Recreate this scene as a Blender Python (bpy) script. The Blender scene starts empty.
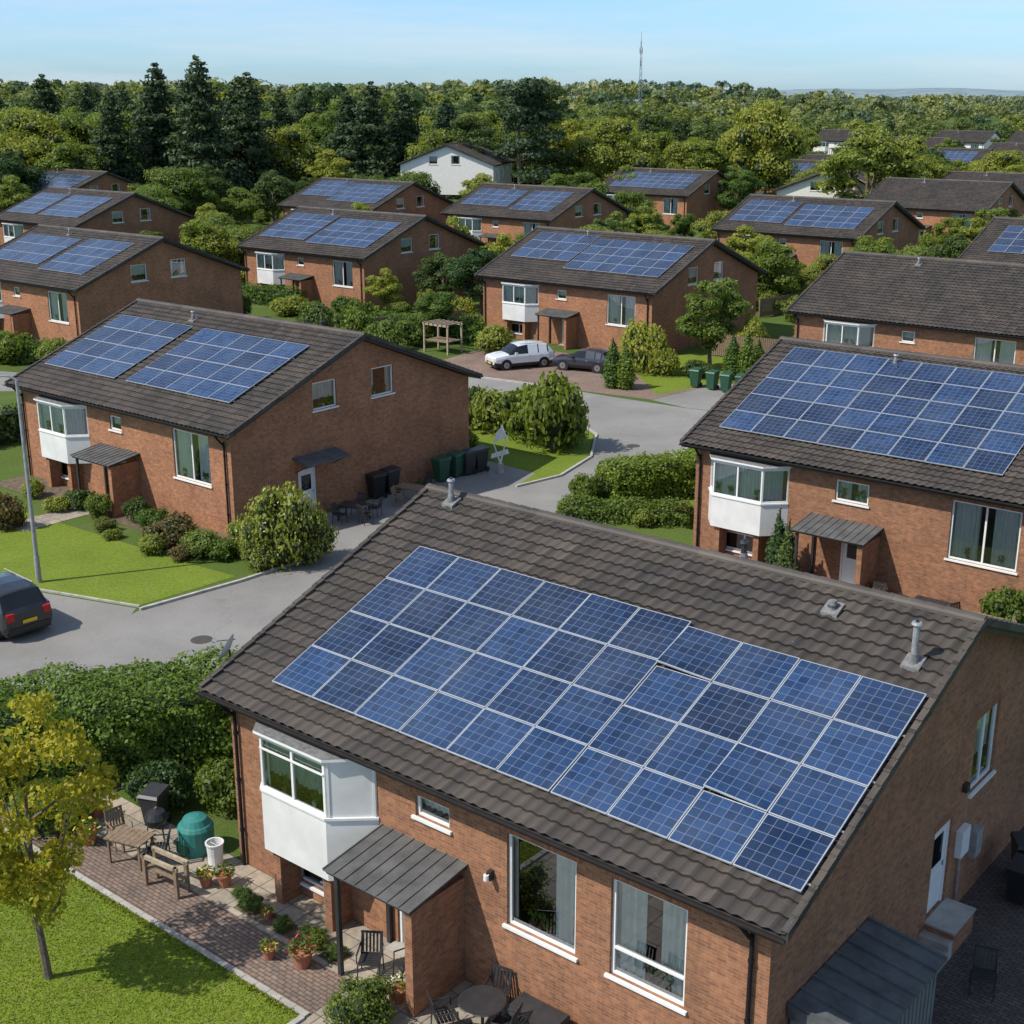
import bpy, math, random
import numpy as np
from mathutils import Vector, Matrix
rnd=random.Random(11); rng=np.random.default_rng(5)
scene=bpy.context.scene
COL=scene.collection
TH=math.radians(-39.2)
CA,SA=math.cos(TH),math.sin(TH)
# ------------------------------------------------------------------ materials
MATS={}
def nd(nt,t,**k):
    n=nt.nodes.new(t)
    for a,b in k.items(): setattr(n,a,b)
    return n
def newmat(name):
    m=bpy.data.materials.new(name); m.use_nodes=True
    MATS[name]=m
    return m,m.node_tree,m.node_tree.nodes['Principled BSDF']
def c4(c): return (c[0],c[1],c[2],1)
def math_(nt,op,a,b=None):
    n=nd(nt,'ShaderNodeMath',operation=op)
    for i,x in enumerate((a,b)):
        if x is None: continue
        if isinstance(x,(int,float)): n.inputs[i].default_value=x
        else: nt.links.new(x,n.inputs[i])
    return n.outputs[0]
def mixc(nt,fac,a,b,blend='MIX'):
    n=nd(nt,'ShaderNodeMixRGB',blend_type=blend)
    for i,x in zip((0,1,2),(fac,a,b)):
        if isinstance(x,(int,float)): n.inputs[i].default_value=x
        elif isinstance(x,tuple): n.inputs[i].default_value=c4(x)
        else: nt.links.new(x,n.inputs[i])
    return n.outputs[0]
def noise(nt,vec,scale,detail=4,rough=.6):
    n=nd(nt,'ShaderNodeTexNoise'); n.inputs['Scale'].default_value=scale
    n.inputs['Detail'].default_value=detail; n.inputs['Roughness'].default_value=rough
    if vec is not None: nt.links.new(vec,n.inputs['Vector'])
    return n.outputs['Fac']
def ramp(nt,v,a,b):
    n=nd(nt,'ShaderNodeMapRange'); n.inputs[1].default_value=a; n.inputs[2].default_value=b
    nt.links.new(v,n.inputs[0]); return n.outputs[0]
def bump(nt,b,h,strength,dist=.02):
    n=nd(nt,'ShaderNodeBump'); n.inputs['Strength'].default_value=strength; n.inputs['Distance'].default_value=dist
    nt.links.new(h,n.inputs['Height']); nt.links.new(n.outputs[0],b.inputs['Normal'])
def simple(name,c,rough=.6,metal=0,amt=.15,scale=3,bmp=0,spec=.5):
    m,nt,b=newmat(name)
    tc=nd(nt,'ShaderNodeTexCoord').outputs['Object']
    f=ramp(nt,noise(nt,tc,scale,5),.3,.7)
    lo=tuple(x*(1-amt) for x in c); hi=tuple(min(1,x*(1+amt)) for x in c)
    nt.links.new(mixc(nt,f,lo,hi),b.inputs['Base Color'])
    b.inputs['Roughness'].default_value=rough; b.inputs['Metallic'].default_value=metal
    b.inputs['Specular IOR Level'].default_value=spec
    if bmp: bump(nt,b,noise(nt,tc,scale*12,3),bmp)
    return m
simple('white_frame',(.74,.74,.72),.4,amt=.06)
simple('white_panel',(.66,.66,.65),.5,amt=.1,scale=1.2)
simple('curtain',(.78,.77,.73),.9,amt=.05)
simple('curtain_green',(.5,.56,.5),.9,amt=.1)
simple('interior',(.07,.062,.055),.9,amt=.5,scale=1.5)  # dark backing tone paints in the room's darkness behind the panes
simple('black_plastic',(.018,.018,.02),.4,amt=.2)
simple('gutter_black',(.016,.015,.015),.75,amt=.2,spec=.15)
simple('dark_metal',(.03,.03,.033),.45,amt=.3)
simple('felt',(.085,.085,.085),.85,amt=.35,scale=2,bmp=.3)
simple('fascia',(.035,.03,.028),.6)
simple('galv',(.34,.35,.36),.5,.4,amt=.25,scale=6)
simple('lead',(.17,.17,.17),.75,amt=.35,scale=7,spec=.2)
simple('alu',(.50,.53,.56),.4,.4,amt=.1)
simple('shed',(.15,.17,.17),.5,amt=.2,scale=2)
simple('shed_top',(.085,.095,.10),.5,amt=.4,scale=2)
simple('teal',(.03,.19,.17),.45)
simple('bin_green',(.02,.08,.045),.45)
simple('bin_blue',(.02,.10,.25),.45)
simple('wood',(.20,.14,.09),.75,amt=.35,scale=8)
simple('wood_pale',(.36,.29,.2),.75,amt=.3,scale=8)
simple('terracotta',(.35,.13,.07),.75)
simple('door_white',(.7,.71,.7),.4,amt=.05)
simple('bark',(.14,.11,.08),.9,amt=.45,scale=9,bmp=.6)
simple('soil',(.12,.09,.06),.95,amt=.5,scale=4,bmp=.6)
simple('concrete',(.36,.34,.31),.85,amt=.2,scale=2.5,bmp=.25)
simple('kerb',(.38,.37,.34),.85,amt=.25,scale=3)
simple('cast_iron',(.06,.055,.05),.7,amt=.3,scale=9)
simple('tyre',(.015,.015,.016),.8)
simple('rim',(.4,.4,.42),.35,.8)
simple('plate_yellow',(.75,.52,.03),.5)
simple('lamp_red',(.45,.01,.01),.25)
simple('lamp_clear',(.7,.7,.72),.15)
simple('render_white',(.72,.70,.66),.8,amt=.08)
simple('red_flower',(.6,.04,.06),.6,amt=.4)
simple('yellow_flower',(.75,.6,.08),.6,amt=.3)
simple('white_flower',(.55,.56,.38),.6)
simple('mast_grey',(.22,.24,.27),.6)
simple('cushion_red',(.5,.03,.03),.8)
def paint(name,c):
    m,nt,b=newmat(name); b.inputs['Base Color'].default_value=c4(c); b.inputs['Roughness'].default_value=.35
    b.inputs['Metallic'].default_value=.2
    b.inputs['Coat Weight'].default_value=.8; b.inputs['Coat Roughness'].default_value=.04
paint('paint_white',(.75,.76,.76)); paint('paint_black',(.012,.014,.018)); paint('paint_silver',(.42,.44,.46)); paint('paint_dark',(.03,.035,.05))
m,nt,b=newmat('car_glass'); b.inputs['Base Color'].default_value=(.01,.013,.016,1); b.inputs['Roughness'].default_value=.05
m,nt,b=newmat('glass'); nt.nodes.remove(b); out=nt.nodes['Material Output']
tr=nd(nt,'ShaderNodeBsdfTransparent'); tr.inputs[0].default_value=(.84,.89,.87,1)
gl=nd(nt,'ShaderNodeBsdfGlossy'); gl.inputs['Roughness'].default_value=.02; gl.inputs[0].default_value=(.9,.95,1,1)
fr=nd(nt,'ShaderNodeFresnel'); fr.inputs[0].default_value=1.5
mx=nd(nt,'ShaderNodeMixShader'); nt.links.new(math_(nt,'ADD',math_(nt,'MULTIPLY',fr.outputs[0],1.3),.09),mx.inputs[0])
nt.links.new(tr.outputs[0],mx.inputs[1]); nt.links.new(gl.outputs[0],mx.inputs[2]); nt.links.new(mx.outputs[0],out.inputs[0])
def brickmat(name,c1,c2,mort,w=.225,h=.075,ms=.009,bs=.35,off=.5,stain=.3,rough=.85,tone=True):
    m,nt,b=newmat(name)
    tc=nd(nt,'ShaderNodeTexCoord'); uv=tc.outputs['UV']
    n=nd(nt,'ShaderNodeTexBrick'); n.offset=off
    nt.links.new(uv,n.inputs['Vector'])
    n.inputs['Color1'].default_value=c4(c1); n.inputs['Color2'].default_value=c4(c2); n.inputs['Mortar'].default_value=c4(mort)
    n.inputs['Scale'].default_value=1; n.inputs['Mortar Size'].default_value=ms; n.inputs['Brick Width'].default_value=w; n.inputs['Row Height'].default_value=h
    n.inputs['Mortar Smooth'].default_value=.2; n.inputs['Bias'].default_value=-.1
    f1=ramp(nt,noise(nt,uv,.55,6),.25,.75)
    f2=ramp(nt,noise(nt,uv,5.5,4),.2,.8)
    col=mixc(nt,1,n.outputs['Color'],mixc(nt,f1,(1-stain,)*3,(1.12,1.08,1.04)),'MULTIPLY')
    col=mixc(nt,1,col,mixc(nt,f2,(.66,.66,.68),(1.26,1.22,1.16)),'MULTIPLY')
    mp=nd(nt,'ShaderNodeMapping'); mp.inputs['Scale'].default_value=(1.6,.18,1); nt.links.new(uv,mp.inputs[0])
    st_=ramp(nt,noise(nt,mp.outputs[0],1.2,5,.7),.52,.75)
    if tone: col=mixc(nt,math_(nt,'MULTIPLY',st_,.35),col,(.09,.07,.055))
    if tone:
        oi=nd(nt,'ShaderNodeObjectInfo')
        col=mixc(nt,1,col,mixc(nt,oi.outputs['Random'],(.85,.87,.88),(1.12,1.06,1.0)),'MULTIPLY')
    nt.links.new(col,b.inputs['Base Color']); b.inputs['Roughness'].default_value=rough
    b.inputs['Specular IOR Level'].default_value=.2
    inv=math_(nt,'SUBTRACT',1,n.outputs['Fac'])
    bump(nt,b,math_(nt,'ADD',inv,math_(nt,'MULTIPLY',f2,.4)),bs,.01)
brickmat('brick',(.43,.19,.10),(.27,.115,.068),(.31,.25,.18))
brickmat('paving_block',(.27,.20,.165),(.18,.15,.135),(.08,.07,.06),w=.22,h=.11,ms=.012,tone=False)
brickmat('paving_dark',(.13,.11,.105),(.085,.076,.074),(.04,.04,.038),w=.22,h=.11,ms=.012,tone=False)
brickmat('paving_red',(.29,.21,.175),(.24,.18,.155),(.13,.11,.10),w=.22,h=.11,ms=.012,tone=False)
brickmat('slab',(.40,.36,.30),(.30,.275,.235),(.13,.12,.10),w=.6,h=.6,ms=.015,off=0.0,stain=.35,tone=False)
m,nt,b=newmat('roof_tile')
tc=nd(nt,'ShaderNodeTexCoord'); uv=tc.outputs['UV']; ob=tc.outputs['Object']
fl=nd(nt,'ShaderNodeVectorMath',operation='FLOOR'); nt.links.new(uv,fl.inputs[0])
wn=nd(nt,'ShaderNodeTexWhiteNoise',noise_dimensions='2D'); nt.links.new(fl.outputs[0],wn.inputs['Vector'])
col=mixc(nt,wn.outputs['Value'],(.046,.041,.038),(.080,.070,.062))
col=mixc(nt,1,col,mixc(nt,ramp(nt,noise(nt,ob,.5,6),.3,.7),(.72,.72,.75),(1.35,1.25,1.15)),'MULTIPLY')
lich=ramp(nt,noise(nt,ob,7,6,.78),.62,.70)
col=mixc(nt,math_(nt,'MULTIPLY',lich,.45),col,(.24,.235,.20))
big=ramp(nt,noise(nt,ob,1.3,9,.8),.655,.70)
col=mixc(nt,math_(nt,'MULTIPLY',big,.6),col,(.27,.26,.23))
moss=math_(nt,'MULTIPLY',ramp(nt,noise(nt,ob,1.6,6,.7),.54,.70),.5)
col=mixc(nt,moss,col,(.055,.055,.03))
sp=nd(nt,'ShaderNodeSeparateXYZ'); nt.links.new(uv,sp.inputs[0])
fr_=math_(nt,'FRACT',sp.outputs[1]); edge=math_(nt,'GREATER_THAN',fr_,.9)
col=mixc(nt,math_(nt,'MULTIPLY',edge,.6),col,(.012,.011,.010))
nt.links.new(col,b.inputs['Base Color']); b.inputs['Roughness'].default_value=.62; b.inputs['Specular IOR Level'].default_value=.4
bump(nt,b,noise(nt,ob,40,3),.3,.01)
m,nt,b=newmat('solar_cell')
tc=nd(nt,'ShaderNodeTexCoord'); uv=tc.outputs['UV']; ob=tc.outputs['Object']
sp=nd(nt,'ShaderNodeSeparateXYZ'); nt.links.new(uv,sp.inputs[0])
def line(x,w):
    return math_(nt,'LESS_THAN',math_(nt,'PINGPONG',x,.5),w)
ln=math_(nt,'MAXIMUM',line(sp.outputs[0],.03),line(sp.outputs[1],.03))
fl=nd(nt,'ShaderNodeVectorMath',operation='FLOOR'); nt.links.new(uv,fl.inputs[0])
wn=nd(nt,'ShaderNodeTexWhiteNoise',noise_dimensions='2D'); nt.links.new(fl.outputs[0],wn.inputs['Vector'])
geo=nd(nt,'ShaderNodeNewGeometry'); isl=geo.outputs['Random Per Island']
col=mixc(nt,isl,(.007,.020,.062),(.020,.054,.145))
col=mixc(nt,1,col,mixc(nt,wn.outputs['Value'],(.68,.68,.70),(1.35,1.3,1.25)),'MULTIPLY')
vor=nd(nt,'ShaderNodeTexVoronoi'); vor.inputs['Scale'].default_value=35; nt.links.new(ob,vor.inputs['Vector'])
col=mixc(nt,.3,col,mixc(nt,1,col,vor.outputs['Color'],'MULTIPLY'))
dust=ramp(nt,noise(nt,ob,.6,6,.65),.35,.8)
col=mixc(nt,math_(nt,'MULTIPLY',dust,.28),col,(.12,.15,.20))
col=mixc(nt,math_(nt,'MULTIPLY',ln,.34),col,(.30,.36,.45))
nt.links.new(col,b.inputs['Base Color']); b.inputs['IOR'].default_value=1.5
nt.links.new(math_(nt,'ADD',math_(nt,'MULTIPLY',dust,.2),.1),b.inputs['Roughness'])
m,nt,b=newmat('asphalt'); tc=nd(nt,'ShaderNodeTexCoord').outputs['Object']
col=mixc(nt,ramp(nt,noise(nt,tc,.25,6),.3,.7),(.185,.178,.168),(.26,.253,.24))
col=mixc(nt,1,col,mixc(nt,ramp(nt,noise(nt,tc,22,3),.3,.7),(.82,.82,.82),(1.12,1.12,1.12)),'MULTIPLY')
col=mixc(nt,math_(nt,'MULTIPLY',ramp(nt,noise(nt,tc,1.1,7,.75),.6,.68),.3),col,(.12,.115,.11))
wv=nd(nt,'ShaderNodeTexVoronoi',feature='DISTANCE_TO_EDGE'); wv.inputs['Scale'].default_value=.11
wn_=nd(nt,'ShaderNodeVectorMath',operation='ADD'); nz=nd(nt,'ShaderNodeTexNoise'); nz.inputs['Scale'].default_value=.5; nz.inputs['Detail'].default_value=7; nz.inputs['Roughness'].default_value=.7
sc_=nd(nt,'ShaderNodeVectorMath',operation='SCALE'); sc_.inputs['Scale'].default_value=5
nt.links.new(tc,nz.inputs['Vector']); nt.links.new(nz.outputs['Color'],sc_.inputs[0]); nt.links.new(tc,wn_.inputs[0]); nt.links.new(sc_.outputs[0],wn_.inputs[1]); nt.links.new(wn_.outputs[0],wv.inputs['Vector'])
crack=math_(nt,'LESS_THAN',wv.outputs['Distance'],.0025)
col=mixc(nt,math_(nt,'MULTIPLY',crack,.4),col,(.08,.08,.08))
nt.links.new(col,b.inputs['Base Color']); b.inputs['Roughness'].default_value=.85; bump(nt,b,noise(nt,tc,40,3),.3,.01)
simple('asphalt_patch',(.13,.127,.12),.9,amt=.2,scale=6,bmp=.3)
def grass(name,a,b_,c,s1=.35):
    m,nt,b=newmat(name); tc=nd(nt,'ShaderNodeTexCoord').outputs['Object']
    col=mixc(nt,ramp(nt,noise(nt,tc,s1,6),.3,.7),a,b_)
    col=mixc(nt,ramp(nt,noise(nt,tc,s1*6,5,.7),.5,.75),col,c)
    col=mixc(nt,1,col,mixc(nt,ramp(nt,noise(nt,tc,7,5,.8),.3,.7),(.68,.72,.66),(1.26,1.25,1.2)),'MULTIPLY')
    col=mixc(nt,1,col,mixc(nt,ramp(nt,noise(nt,tc,25,3),.3,.7),(.6,.62,.6),(1.3,1.3,1.3)),'MULTIPLY')
    nt.links.new(col,b.inputs['Base Color']); b.inputs['Roughness'].default_value=.9; b.inputs['Specular IOR Level'].default_value=.1
    bump(nt,b,noise(nt,tc,30,4),.6,.03)
grass('ground_grass',(.065,.10,.024),(.10,.15,.032),(.13,.14,.06),.05)
grass('lawn',(.125,.18,.022),(.17,.225,.03),(.19,.20,.06))
def leafmat(name,a,b_,tr=.3,attr=False):
    m,nt,b=newmat(name); out=nt.nodes['Material Output']
    geo=nd(nt,'ShaderNodeNewGeometry')
    col=mixc(nt,geo.outputs['Random Per Island'],a,b_)
    if attr:
        at=nd(nt,'ShaderNodeAttribute'); at.attribute_name='tint'
        col=mixc(nt,1,col,mixc(nt,at.outputs['Fac'],(.45,.58,.68),(1.5,1.25,.85)),'MULTIPLY')
    else:
        oi=nd(nt,'ShaderNodeObjectInfo')
        col=mixc(nt,1,col,mixc(nt,oi.outputs['Random'],(.66,.78,.85),(1.35,1.15,.95)),'MULTIPLY')
    nt.links.new(col,b.inputs['Base Color']); b.inputs['Roughness'].default_value=.55; b.inputs['Specular IOR Level'].default_value=.25
    t=nd(nt,'ShaderNodeBsdfTranslucent'); nt.links.new(mixc(nt,1,col,(1.5,1.6,.6),'MULTIPLY'),t.inputs[0])
    mx=nd(nt,'ShaderNodeMixShader'); mx.inputs[0].default_value=tr
    nt.links.new(b.outputs[0],mx.inputs[1]); nt.links.new(t.outputs[0],mx.inputs[2]); nt.links.new(mx.outputs[0],out.inputs[0])
leafmat('leaf_mid',(.085,.135,.024),(.17,.235,.045),.35)
leafmat('leaf_light',(.155,.205,.032),(.27,.31,.07),.35)
leafmat('leaf_dark',(.045,.085,.024),(.09,.14,.04),.25)
leafmat('leaf_pine',(.030,.062,.030),(.065,.10,.045),.15)
leafmat('leaf_yellow',(.20,.22,.02),(.38,.36,.05),.4)
leafmat('leaf_hedge',(.08,.145,.02),(.17,.25,.04),.35)
leafmat('leaf_red',(.17,.08,.05),(.16,.17,.05),.25)
leafmat('leaf_wood',(.095,.14,.04),(.175,.22,.068),.3,attr=True)
leafmat('leaf_wood_hazy',(.125,.17,.08),(.19,.23,.105),.25,attr=True)  # paler woodland leaf, distance haze put into its colour
leafmat('leaf_far_hazy',(.17,.22,.16),(.21,.26,.19),.2,attr=True)  # palest leaf tones, with distance haze painted into the colour
leafmat('grass_blade',(.13,.19,.022),(.24,.29,.045),.3)
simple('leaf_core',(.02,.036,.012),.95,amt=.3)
simple('hill_hazy',(.17,.24,.27),.95,amt=.3,scale=.02)  # bluish cast is distance haze painted into the hill colour

# ------------------------------------------------------------------ mesh builder
class MB:
    def __init__(s): s.v=[];s.f=[];s.m=[];s.uv=[];s.sm=[]
    def poly(s,pts,m,uv=None,sm=False):
        i=len(s.v); pts=[Vector(p) for p in pts]; s.v+=[tuple(p) for p in pts]; s.f.append(tuple(range(i,i+len(pts)))); s.m.append(m); s.sm.append(sm)
        if uv is None:
            n=(pts[1]-pts[0]).cross(pts[2]-pts[0]); a=[abs(q) for q in n]
            if a[2]>=a[0] and a[2]>=a[1]: uv=[(p.x,p.y) for p in pts]
            elif a[0]>a[1]: uv=[(p.y,p.z) for p in pts]
            else: uv=[(p.x,p.z) for p in pts]
        s.uv+=uv
    def hexa(s,P,m,cap=True):
        for q in ((3,2,1,0),(4,5,6,7),(0,1,5,4),(1,2,6,5),(2,3,7,6),(3,0,4,7)): s.poly([P[k] for k in q],m)
    def box(s,x0,x1,y0,y1,z0,z1,m,taper=0):
        t=taper
        s.hexa([(x0+t,y0+t,z0),(x1-t,y0+t,z0),(x1-t,y1-t,z0),(x0+t,y1-t,z0),(x0,y0,z1),(x1,y0,z1),(x1,y1,z1),(x0,y1,z1)],m)
    def tbox(s,T,u0,u1,z0,z1,d0,d1,m):
        s.hexa([T(u0,z0,d1),T(u1,z0,d1),T(u1,z0,d0),T(u0,z0,d0),T(u0,z1,d1),T(u1,z1,d1),T(u1,z1,d0),T(u0,z1,d0)],m)
    def cyl(s,p0,p1,r0,r1=None,n=10,m='dark_metal',cap=True):
        r1=r0 if r1 is None else r1
        p0=Vector(p0);p1=Vector(p1);d=(p1-p0).normalized()
        a=d.orthogonal().normalized(); b=d.cross(a)
        A=[p0+(a*math.cos(2*math.pi*i/n)+b*math.sin(2*math.pi*i/n))*r0 for i in range(n)]
        B=[p1+(a*math.cos(2*math.pi*i/n)+b*math.sin(2*math.pi*i/n))*r1 for i in range(n)]
        for i in range(n):
            j=(i+1)%n; s.poly([A[i],A[j],B[j],B[i]],m,sm=True)
        if cap:
            s.poly(A[::-1],m); s.poly(B,m)
    def lathe(s,prof,m,n=14,c=(0,0,0)):
        for (r0,z0),(r1,z1) in zip(prof,prof[1:]):
            for i in range(n):
                a=2*math.pi*i/n;b=2*math.pi*(i+1)/n
                s.poly([(c[0]+r0*math.cos(a),c[1]+r0*math.sin(a),c[2]+z0),(c[0]+r0*math.cos(b),c[1]+r0*math.sin(b),c[2]+z0),
                        (c[0]+r1*math.cos(b),c[1]+r1*math.sin(b),c[2]+z1),(c[0]+r1*math.cos(a),c[1]+r1*math.sin(a),c[2]+z1)],m,sm=True)
    def mesh(s,name):
        me=bpy.data.meshes.new(name); me.from_pydata(s.v,[],s.f)
        names=sorted(set(s.m)); ix={n:i for i,n in enumerate(names)}
        for n in names: me.materials.append(MATS[n])
        me.polygons.foreach_set('material_index',[ix[x] for x in s.m])
        me.polygons.foreach_set('use_smooth',s.sm)
        ul=me.uv_layers.new(name='UVMap'); ul.data.foreach_set('uv',[c for p in s.uv for c in p])
        me.update(); return me
def addobj(name,me,loc=(0,0,0),rot=0,parent=None,scale=None):
    o=bpy.data.objects.new(name,me); COL.objects.link(o); o.location=loc; o.rotation_euler=(0,0,rot)
    if parent: o.parent=parent
    if scale is not None: o.scale=(scale,)*3 if isinstance(scale,(int,float)) else scale
    return o
class GM:
    def __init__(s): s.V=[];s.M=[];s.n=0;s.S=[]
    def add(s,V,m,sm=False):
        s.V.append(V); s.M.append((m,len(V)//4)); s.n+=len(V)//4
    def cyl(s,p0,p1,r0,r1,m,n=7):
        p0=Vector(p0);p1=Vector(p1);d=(p1-p0).normalized();a=d.orthogonal().normalized();b=d.cross(a);V=[]
        for i in range(n):
            t0=2*math.pi*i/n;t1=2*math.pi*(i+1)/n
            e0=a*math.cos(t0)+b*math.sin(t0);e1=a*math.cos(t1)+b*math.sin(t1)
            V+=[p0+e0*r0,p0+e1*r0,p1+e1*r1,p1+e0*r1]
        s.add(np.array([tuple(v) for v in V]),m)
    def mesh(s,name,tint=None):
        V=np.concatenate(s.V).astype(np.float32); nq=len(V)//4
        me=bpy.data.meshes.new(name); me.vertices.add(len(V)); me.vertices.foreach_set('co',V.ravel())
        me.loops.add(nq*4); me.loops.foreach_set('vertex_index',np.arange(nq*4,dtype=np.int32))
        me.polygons.add(nq); me.polygons.foreach_set('loop_start',np.arange(0,nq*4,4,dtype=np.int32))
        names=[];mi=[]
        for m,k in s.M:
            if m not in names: names.append(m); me.materials.append(MATS[m])
            mi.append(np.full(k,names.index(m),dtype=np.int32))
        me.polygons.foreach_set('material_index',np.concatenate(mi))
        if tint is not None:
            at=me.attributes.new('tint','FLOAT','FACE'); at.data.foreach_set('value',tint.astype(np.float32))
        me.update(calc_edges=True); me.validate(); return me
def unit(v): return v/np.maximum(np.linalg.norm(v,axis=1,keepdims=True),1e-6)
def quads(pos,nrm,size,asp=.62):
    n=len(pos); t=unit(np.cross(nrm,rng.normal(size=(n,3)))); b=np.cross(nrm,t)
    s=(size*(.55+.9*rng.random((n,1))))*.5
    return np.stack([pos+t*s,pos+b*s*asp,pos-t*s,pos-b*s*asp],1).reshape(-1,3)
def leaves(C,R,n,size,jit=.45,up=.35,shell=(.65,1.08)):
    C=np.array(C,float);R=np.array(R,float); w=(R[:,0]*R[:,1])**1.0; w/=w.sum()
    i=rng.choice(len(C),n,p=w); d=unit(rng.normal(size=(n,3))); d[:,2]=np.where((d[:,2]<0)&(rng.random(n)<up),-d[:,2],d[:,2])
    k=shell[0]+(shell[1]-shell[0])*rng.random((n,1))
    return quads(C[i]+d*R[i]*k,unit(d+jit*rng.normal(size=(n,3))),size)
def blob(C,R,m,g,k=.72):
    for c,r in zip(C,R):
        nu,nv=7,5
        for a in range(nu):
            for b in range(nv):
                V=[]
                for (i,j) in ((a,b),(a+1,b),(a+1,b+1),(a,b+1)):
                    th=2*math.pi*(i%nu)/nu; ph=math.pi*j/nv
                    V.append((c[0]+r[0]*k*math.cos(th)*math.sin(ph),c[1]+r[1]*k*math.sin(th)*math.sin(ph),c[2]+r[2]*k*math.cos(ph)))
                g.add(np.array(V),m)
def decid(name,leaf,H=10,W=3.4,n=10000,size=.27,seed=0,trunk=.24,base=.16,nc=44,core=True,crk=(.17,.36),jit=.45):
    r=random.Random(seed); g=GM(); C=[];R=[]
    z0=H*base; zc=(H+z0)/2; hz=(H-z0)/2
    while len(C)<nc:
        x,y,z=[r.uniform(-1,1) for _ in range(3)]
        q=x*x+y*y+z*z
        if q>1 or q<.12: continue
        wz=1-.3*max(0,z)-.15*max(0,-z)
        cr=r.uniform(*crk)*W
        C.append((x*W*.85*wz,y*W*.85*wz,zc+z*(hz-cr*.6))); R.append((cr,cr,cr*r.uniform(.6,.85)))
    g.cyl((0,0,-.1),(.1,.05,z0*1.05),trunk,trunk*.75,'bark'); g.cyl((.1,.05,z0*1.05),(0,.1,H*.8),trunk*.75,trunk*.2,'bark')
    for i in range(12):
        c=C[i*len(C)//12]; zb=r.uniform(z0*.8,H*.6); zb=min(zb,c[2]-.3)
        mid=(c[0]*.5,c[1]*.5,zb+(c[2]-zb)*.35)
        g.cyl((0,0,zb),mid,trunk*.42,trunk*.26,'bark',5); g.cyl(mid,c,trunk*.26,trunk*.08,'bark',5)
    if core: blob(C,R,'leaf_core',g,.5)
    g.add(leaves(C,R,n,size,jit=jit),leaf)
    return g.mesh(name)
def spruce(name,leaf,H=20,W=4.6,n=15000,size=.5,seed=0,bare=.05):
    r=random.Random(seed); g=GM(); C=[];R=[]
    g.cyl((0,0,-.1),(0,0,H*.97),H*.016,.04,'bark')
    nl=int(H*1.3)
    for i in range(nl):
        f=i/(nl-1); z=H*(bare+(1-bare)*f*.97); ln=W*(1-f)**.62*r.uniform(.72,1.12)+.3
        for k in range(7):
            a=r.uniform(0,6.28)
            l2=ln*r.uniform(.6,1.12)
            for q in (.4,.8):
                C.append((math.cos(a)*l2*q,math.sin(a)*l2*q,z-l2*q*.16)); R.append((.3*l2+.2,.3*l2+.2,.15*l2+.25))
            if l2>1: g.cyl((0,0,z),(math.cos(a)*l2*.8,math.sin(a)*l2*.8,z-l2*.12),.06,.02,'bark',4)
    g.add(leaves(C,R,n,size,up=.5),leaf); return g.mesh(name)
def pine(name,leaf,H=20,W=5,n=9000,size=.42,seed=0):
    r=random.Random(seed); g=GM(); C=[];R=[]
    g.cyl((0,0,-.1),(.3,0,H*.5),.32,.24,'bark'); g.cyl((.3,0,H*.5),(0,.2,H*.95),.24,.05,'bark')
    for i in range(42):
        f=r.random(); z=H*(.25+.72*f); ln=W*(1-.6*f)*r.uniform(.25,1); a=r.uniform(0,6.28)
        c=(math.cos(a)*ln,math.sin(a)*ln,z); cr=r.uniform(.8,1.8)*W/5; C.append(c); R.append((cr*1.2,cr*1.2,cr*.55))
        g.cyl((.1,.1,z-ln*.3),c,.1,.03,'bark',4)
    g.add(leaves(C,R,n,size,up=.5),leaf); return g.mesh(name)
def bushm(name,leaf,W=1,H=1.2,n=2600,size=.12,seed=0,nc=18,flower=None,fk=9):
    r=random.Random(seed); g=GM(); C=[];R=[]
    for i in range(nc):
        a=r.uniform(0,6.28);q=math.sqrt(r.random())*.72; z=r.uniform(.2,.8)*(1-.45*q*q)
        cr=r.uniform(.2,.38)*W; C.append((math.cos(a)*q*W,math.sin(a)*q*W,z*H)); R.append((cr,cr,cr*H/W*.65))
    C.append((0,0,H*.4)); R.append((W*.7,W*.7,H*.42))
    for i in range(6):
        a=r.uniform(0,6.28); g.cyl((0,0,0),(math.cos(a)*W*.4,math.sin(a)*W*.4,H*.6),.03*W,.01,'bark',4)
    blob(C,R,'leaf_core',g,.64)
    g.add(leaves(C,R,n,size,shell=(.72,1.22)),leaf)
    if flower: g.add(leaves(C,R,n//fk,size*.55,shell=(1.05,1.15),up=.8),flower)
    return g.mesh(name)
def thuja(name,leaf,W=.55,H=3,n=2600,size=.12,seed=0):
    g=GM(); k=12; C=[];R=[]
    for i in range(k):
        f=i/(k-1); w=W*(1-f**2.2)*.95+.06
        if f<.15: w*=.85
        C.append((rnd.uniform(-.05,.05),rnd.uniform(-.05,.05),H*(.05+.9*f))); R.append((w,w,H*.11))
    blob(C,R,'leaf_core',g,.75); g.add(leaves(C,R,n,size,up=.6),leaf); return g.mesh(name)
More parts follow.
